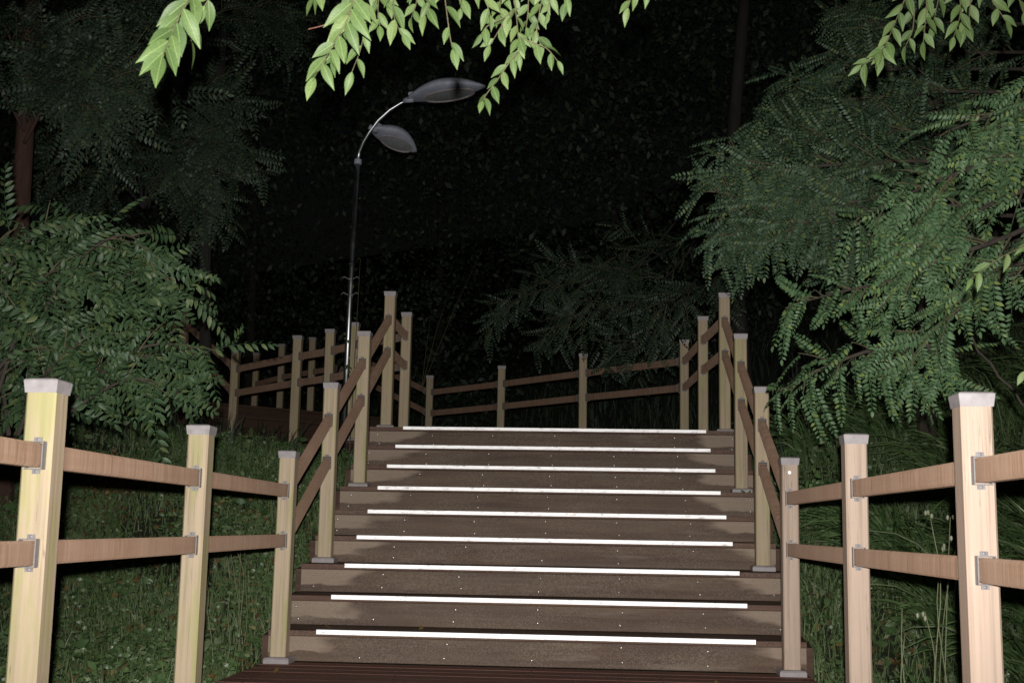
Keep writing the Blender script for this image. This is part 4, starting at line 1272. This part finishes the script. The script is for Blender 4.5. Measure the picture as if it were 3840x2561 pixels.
# pale bushes: white-flecked leaves by the left steps, and the leafy sapling behind the lamp pole
def bush(name, label, cat, c, r, n, size, mat, stem_h):
    root_ = thing(name, label, cat, c)
    pos = rng.normal(0, 0.5, (n, 3)) * np.array(r); pos[:, 2] = np.abs(pos[:, 2]) + stem_h
    lf, ff, _ = leaf_arrays(1.0, 0.45, 0.2, 0.3, True, 3)
    items = [(p + np.array(c), rng.normal(0, 1, 3) + (0, 0, -0.3), rng.normal(0, 0.5, 3) + (0, -0.6, 0.8), rng.uniform(*size), 0) for p in pos]
    join_items('foliage', [(lf, ff)], items, mat, root_)
    mb = MB()
    for p in pos[:3]: mb.tube([Vector((0, 0, -0.1)), Vector(p) * 0.55 + Vector((0, 0, 0.02)), Vector(p)], [0.006, 0.004, 0.0015], 5)
    stuff(mb.build('stem', M['twig'], root_))
bush('small_bush', 'small glossy bush in the grass behind the left corner post', 'bush', (-2.35, 8.2, float(ground_z(-2.35, 8.2))), (0.32, 0.3, 0.32), 420, (0.035, 0.06), M['weed'], 0.05)
bush('small_bush', 'small bush with glinting leaves right of the upper right stair post', 'bush', (1.85, 8.4, float(ground_z(1.85, 8.4)) + 0.1), (0.35, 0.3, 0.35), 380, (0.035, 0.06), M['weed'], 0.2)
zz = 3.6
bush('sapling', 'faint grey-leaved sapling in the dark right of the lamp pole', 'tree', (-1.95, 15.8, 2.6), (0.75, 0.6, 1.5), 420, (0.06, 0.10), M['leaf_dim'], 0.9)
bush('climbing_vine', 'few glinting vine leaves beside the lamp pole', 'vine', (-1.90, 10.96, 1.35), (0.10, 0.06, 1.1), 26, (0.03, 0.055), M['weed'], 0.6)

# yellowed leaf cluster beside the nearest left post
bush('yellowing_weed', 'weed with yellow and red leaves right of the nearest left post', 'weed', (-3.15, 8.5, float(ground_z(-3.15, 8.5)) + 0.1), (0.24, 0.2, 0.22), 130, (0.03, 0.05), M['dead_leaf'], 0.15)

# fallen leaves lying on the treads
for i, (x_, k_, off, lab) in enumerate(((-1.10, 1, 0.05, 'small yellow leaf lying on the lowest tread near its left end'), (-0.62, 1, 0.10, 'pale leaf scrap on the lowest tread left of the middle'), (-1.24, 0, -0.25, 'curled leaf on the platform beside the left corner post base'), (0.9, 0, -0.3, 'brown leaf on the platform below the right part of the steps'))):
    lv, lf_, lu = leaf_arrays(0.05, 0.028, 0.3, -0.5, True, 4)
    o = link('fallen_leaf', np_mesh('fallen_leaf', lv, lf_, M['dead_leaf'], lu), None, (x_, Y1 + (k_ - 1) * TREAD + off + 0.02, k_ * RISE + 0.004))
    o.rotation_euler = (R(6), R(random.uniform(-10, 10)), R(random.uniform(0, 360)))
    o['label'] = lab; o['category'] = 'leaf'; o['group'] = 'fallen leaves on the stair'

# ------------------------------------------------------------------ the wood behind: single trees that fade into the dark
def forest_tree(x, y, h, r, label, nleaf=1900):
    z0 = float(ground_z(x, y))
    root_ = thing('forest_tree', label, 'tree', (x, y, z0), 'dark forest trees on the hillside')
    mb = MB(); lean = rng.normal(0, 0.25, 2)
    tp = [Vector((0, 0, -0.3)), Vector((lean[0] * 0.3, lean[1] * 0.3, h * 0.35)), Vector((lean[0], lean[1], h * 0.7)), Vector((lean[0] * 1.3, lean[1], h))]
    sp = spline(tp, 10); mb.tube([Vector(p) for p in sp], [0.09 - 0.07 * i / 10 for i in range(11)], 10)
    mb.build('trunk', M['bark_dimmed'], root_, smooth=True)
    items = []
    lf, ff, _ = leaf_arrays(1.0, 0.5, 0.2, 0.3, True, 2)
    for j in range(11):
        u = rng.uniform(0.3, 1.0); b = np.array(sp[int(u * 9)]); a = rng.uniform(0, 6.28)
        e = b + np.array((math.cos(a) * r * rng.uniform(0.5, 1), math.sin(a) * r * rng.uniform(0.5, 1), rng.uniform(-0.3, 0.9)))
        lb = MB(); lb.tube([Vector(b), Vector((b + e) / 2) + Vector((0, 0, 0.15)), Vector(e)], [0.035, 0.02, 0.008], 5)
        lb.build('limb', M['bark_dimmed'], root_)
        for q in range(nleaf // 11):
            t_ = rng.uniform(0.3, 1.1)
            p = b + (e - b) * t_ + rng.normal(0, 0.28, 3) + np.array((0, 0, -0.1))
            items.append((p + np.array((x, y, z0)), rng.normal(0, 1, 3) + (0, 0, -0.4), rng.normal(0, 0.5, 3) + (0, -0.7, 0.6), rng.uniform(0.08, 0.15), 0))
    c_ = join_items('crown', [(lf, ff)], items, M['leaf_dim'], root_)
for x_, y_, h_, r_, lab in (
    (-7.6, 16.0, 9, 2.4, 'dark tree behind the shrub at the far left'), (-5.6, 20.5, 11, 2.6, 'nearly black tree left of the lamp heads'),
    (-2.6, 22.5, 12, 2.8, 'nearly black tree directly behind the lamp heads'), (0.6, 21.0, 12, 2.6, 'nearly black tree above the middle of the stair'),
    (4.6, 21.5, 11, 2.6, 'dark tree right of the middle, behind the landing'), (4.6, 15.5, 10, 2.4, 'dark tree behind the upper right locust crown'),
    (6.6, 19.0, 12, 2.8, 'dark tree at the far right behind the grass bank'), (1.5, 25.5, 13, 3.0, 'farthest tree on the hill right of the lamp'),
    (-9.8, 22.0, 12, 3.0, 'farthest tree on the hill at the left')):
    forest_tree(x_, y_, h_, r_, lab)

# the rest of the wood: one dim mass of leaves that closes the view uphill
cnt = 420000
u_ = rng.uniform(-1, 1, cnt); yy_ = rng.uniform(15.5, 27, cnt); xx_ = u_ * (0.56 * yy_)
hz = ground_z(xx_, yy_) + 0.2 + rng.random(cnt) ** 0.8 * 13.5
lump = np.sin(xx_ * 1.1 + yy_ * 0.7) + np.sin(hz * 1.3 + xx_ * 0.8) + np.sin(yy_ * 1.7 - hz * 0.9) + rng.normal(0, 0.5, cnt)
open_ = ((xx_ + yy_) * SQ < 10.2) & (hz < 5.0 + 1.6 * np.sin(xx_ * 1.3) + rng.normal(0, 0.8, cnt))
kp = (lump > -0.3) & ~open_
P = np.stack([xx_, yy_, hz], -1)[kp]; c = len(P)
d = rng.normal(0, 1, (c, 3)); d[:, 2] -= 0.6; d /= np.linalg.norm(d, axis=1)[:, None]
up = rng.normal(0, 0.6, (c, 3)) + np.array((0, -0.8, 0.4)); sv = np.cross(d, up); sv /= np.linalg.norm(sv, axis=1)[:, None] + 1e-9
S = rng.uniform(0.07, 0.15, c)[:, None]
V = np.stack([P, P + d * S * 0.5 + sv * S * 0.25, P + d * S, P + d * S * 0.5 - sv * S * 0.25], 1)
F_ = (np.array([(0, 1, 2), (0, 2, 3)])[None] + (np.arange(c) * 4)[:, None, None]).reshape(-1, 3)
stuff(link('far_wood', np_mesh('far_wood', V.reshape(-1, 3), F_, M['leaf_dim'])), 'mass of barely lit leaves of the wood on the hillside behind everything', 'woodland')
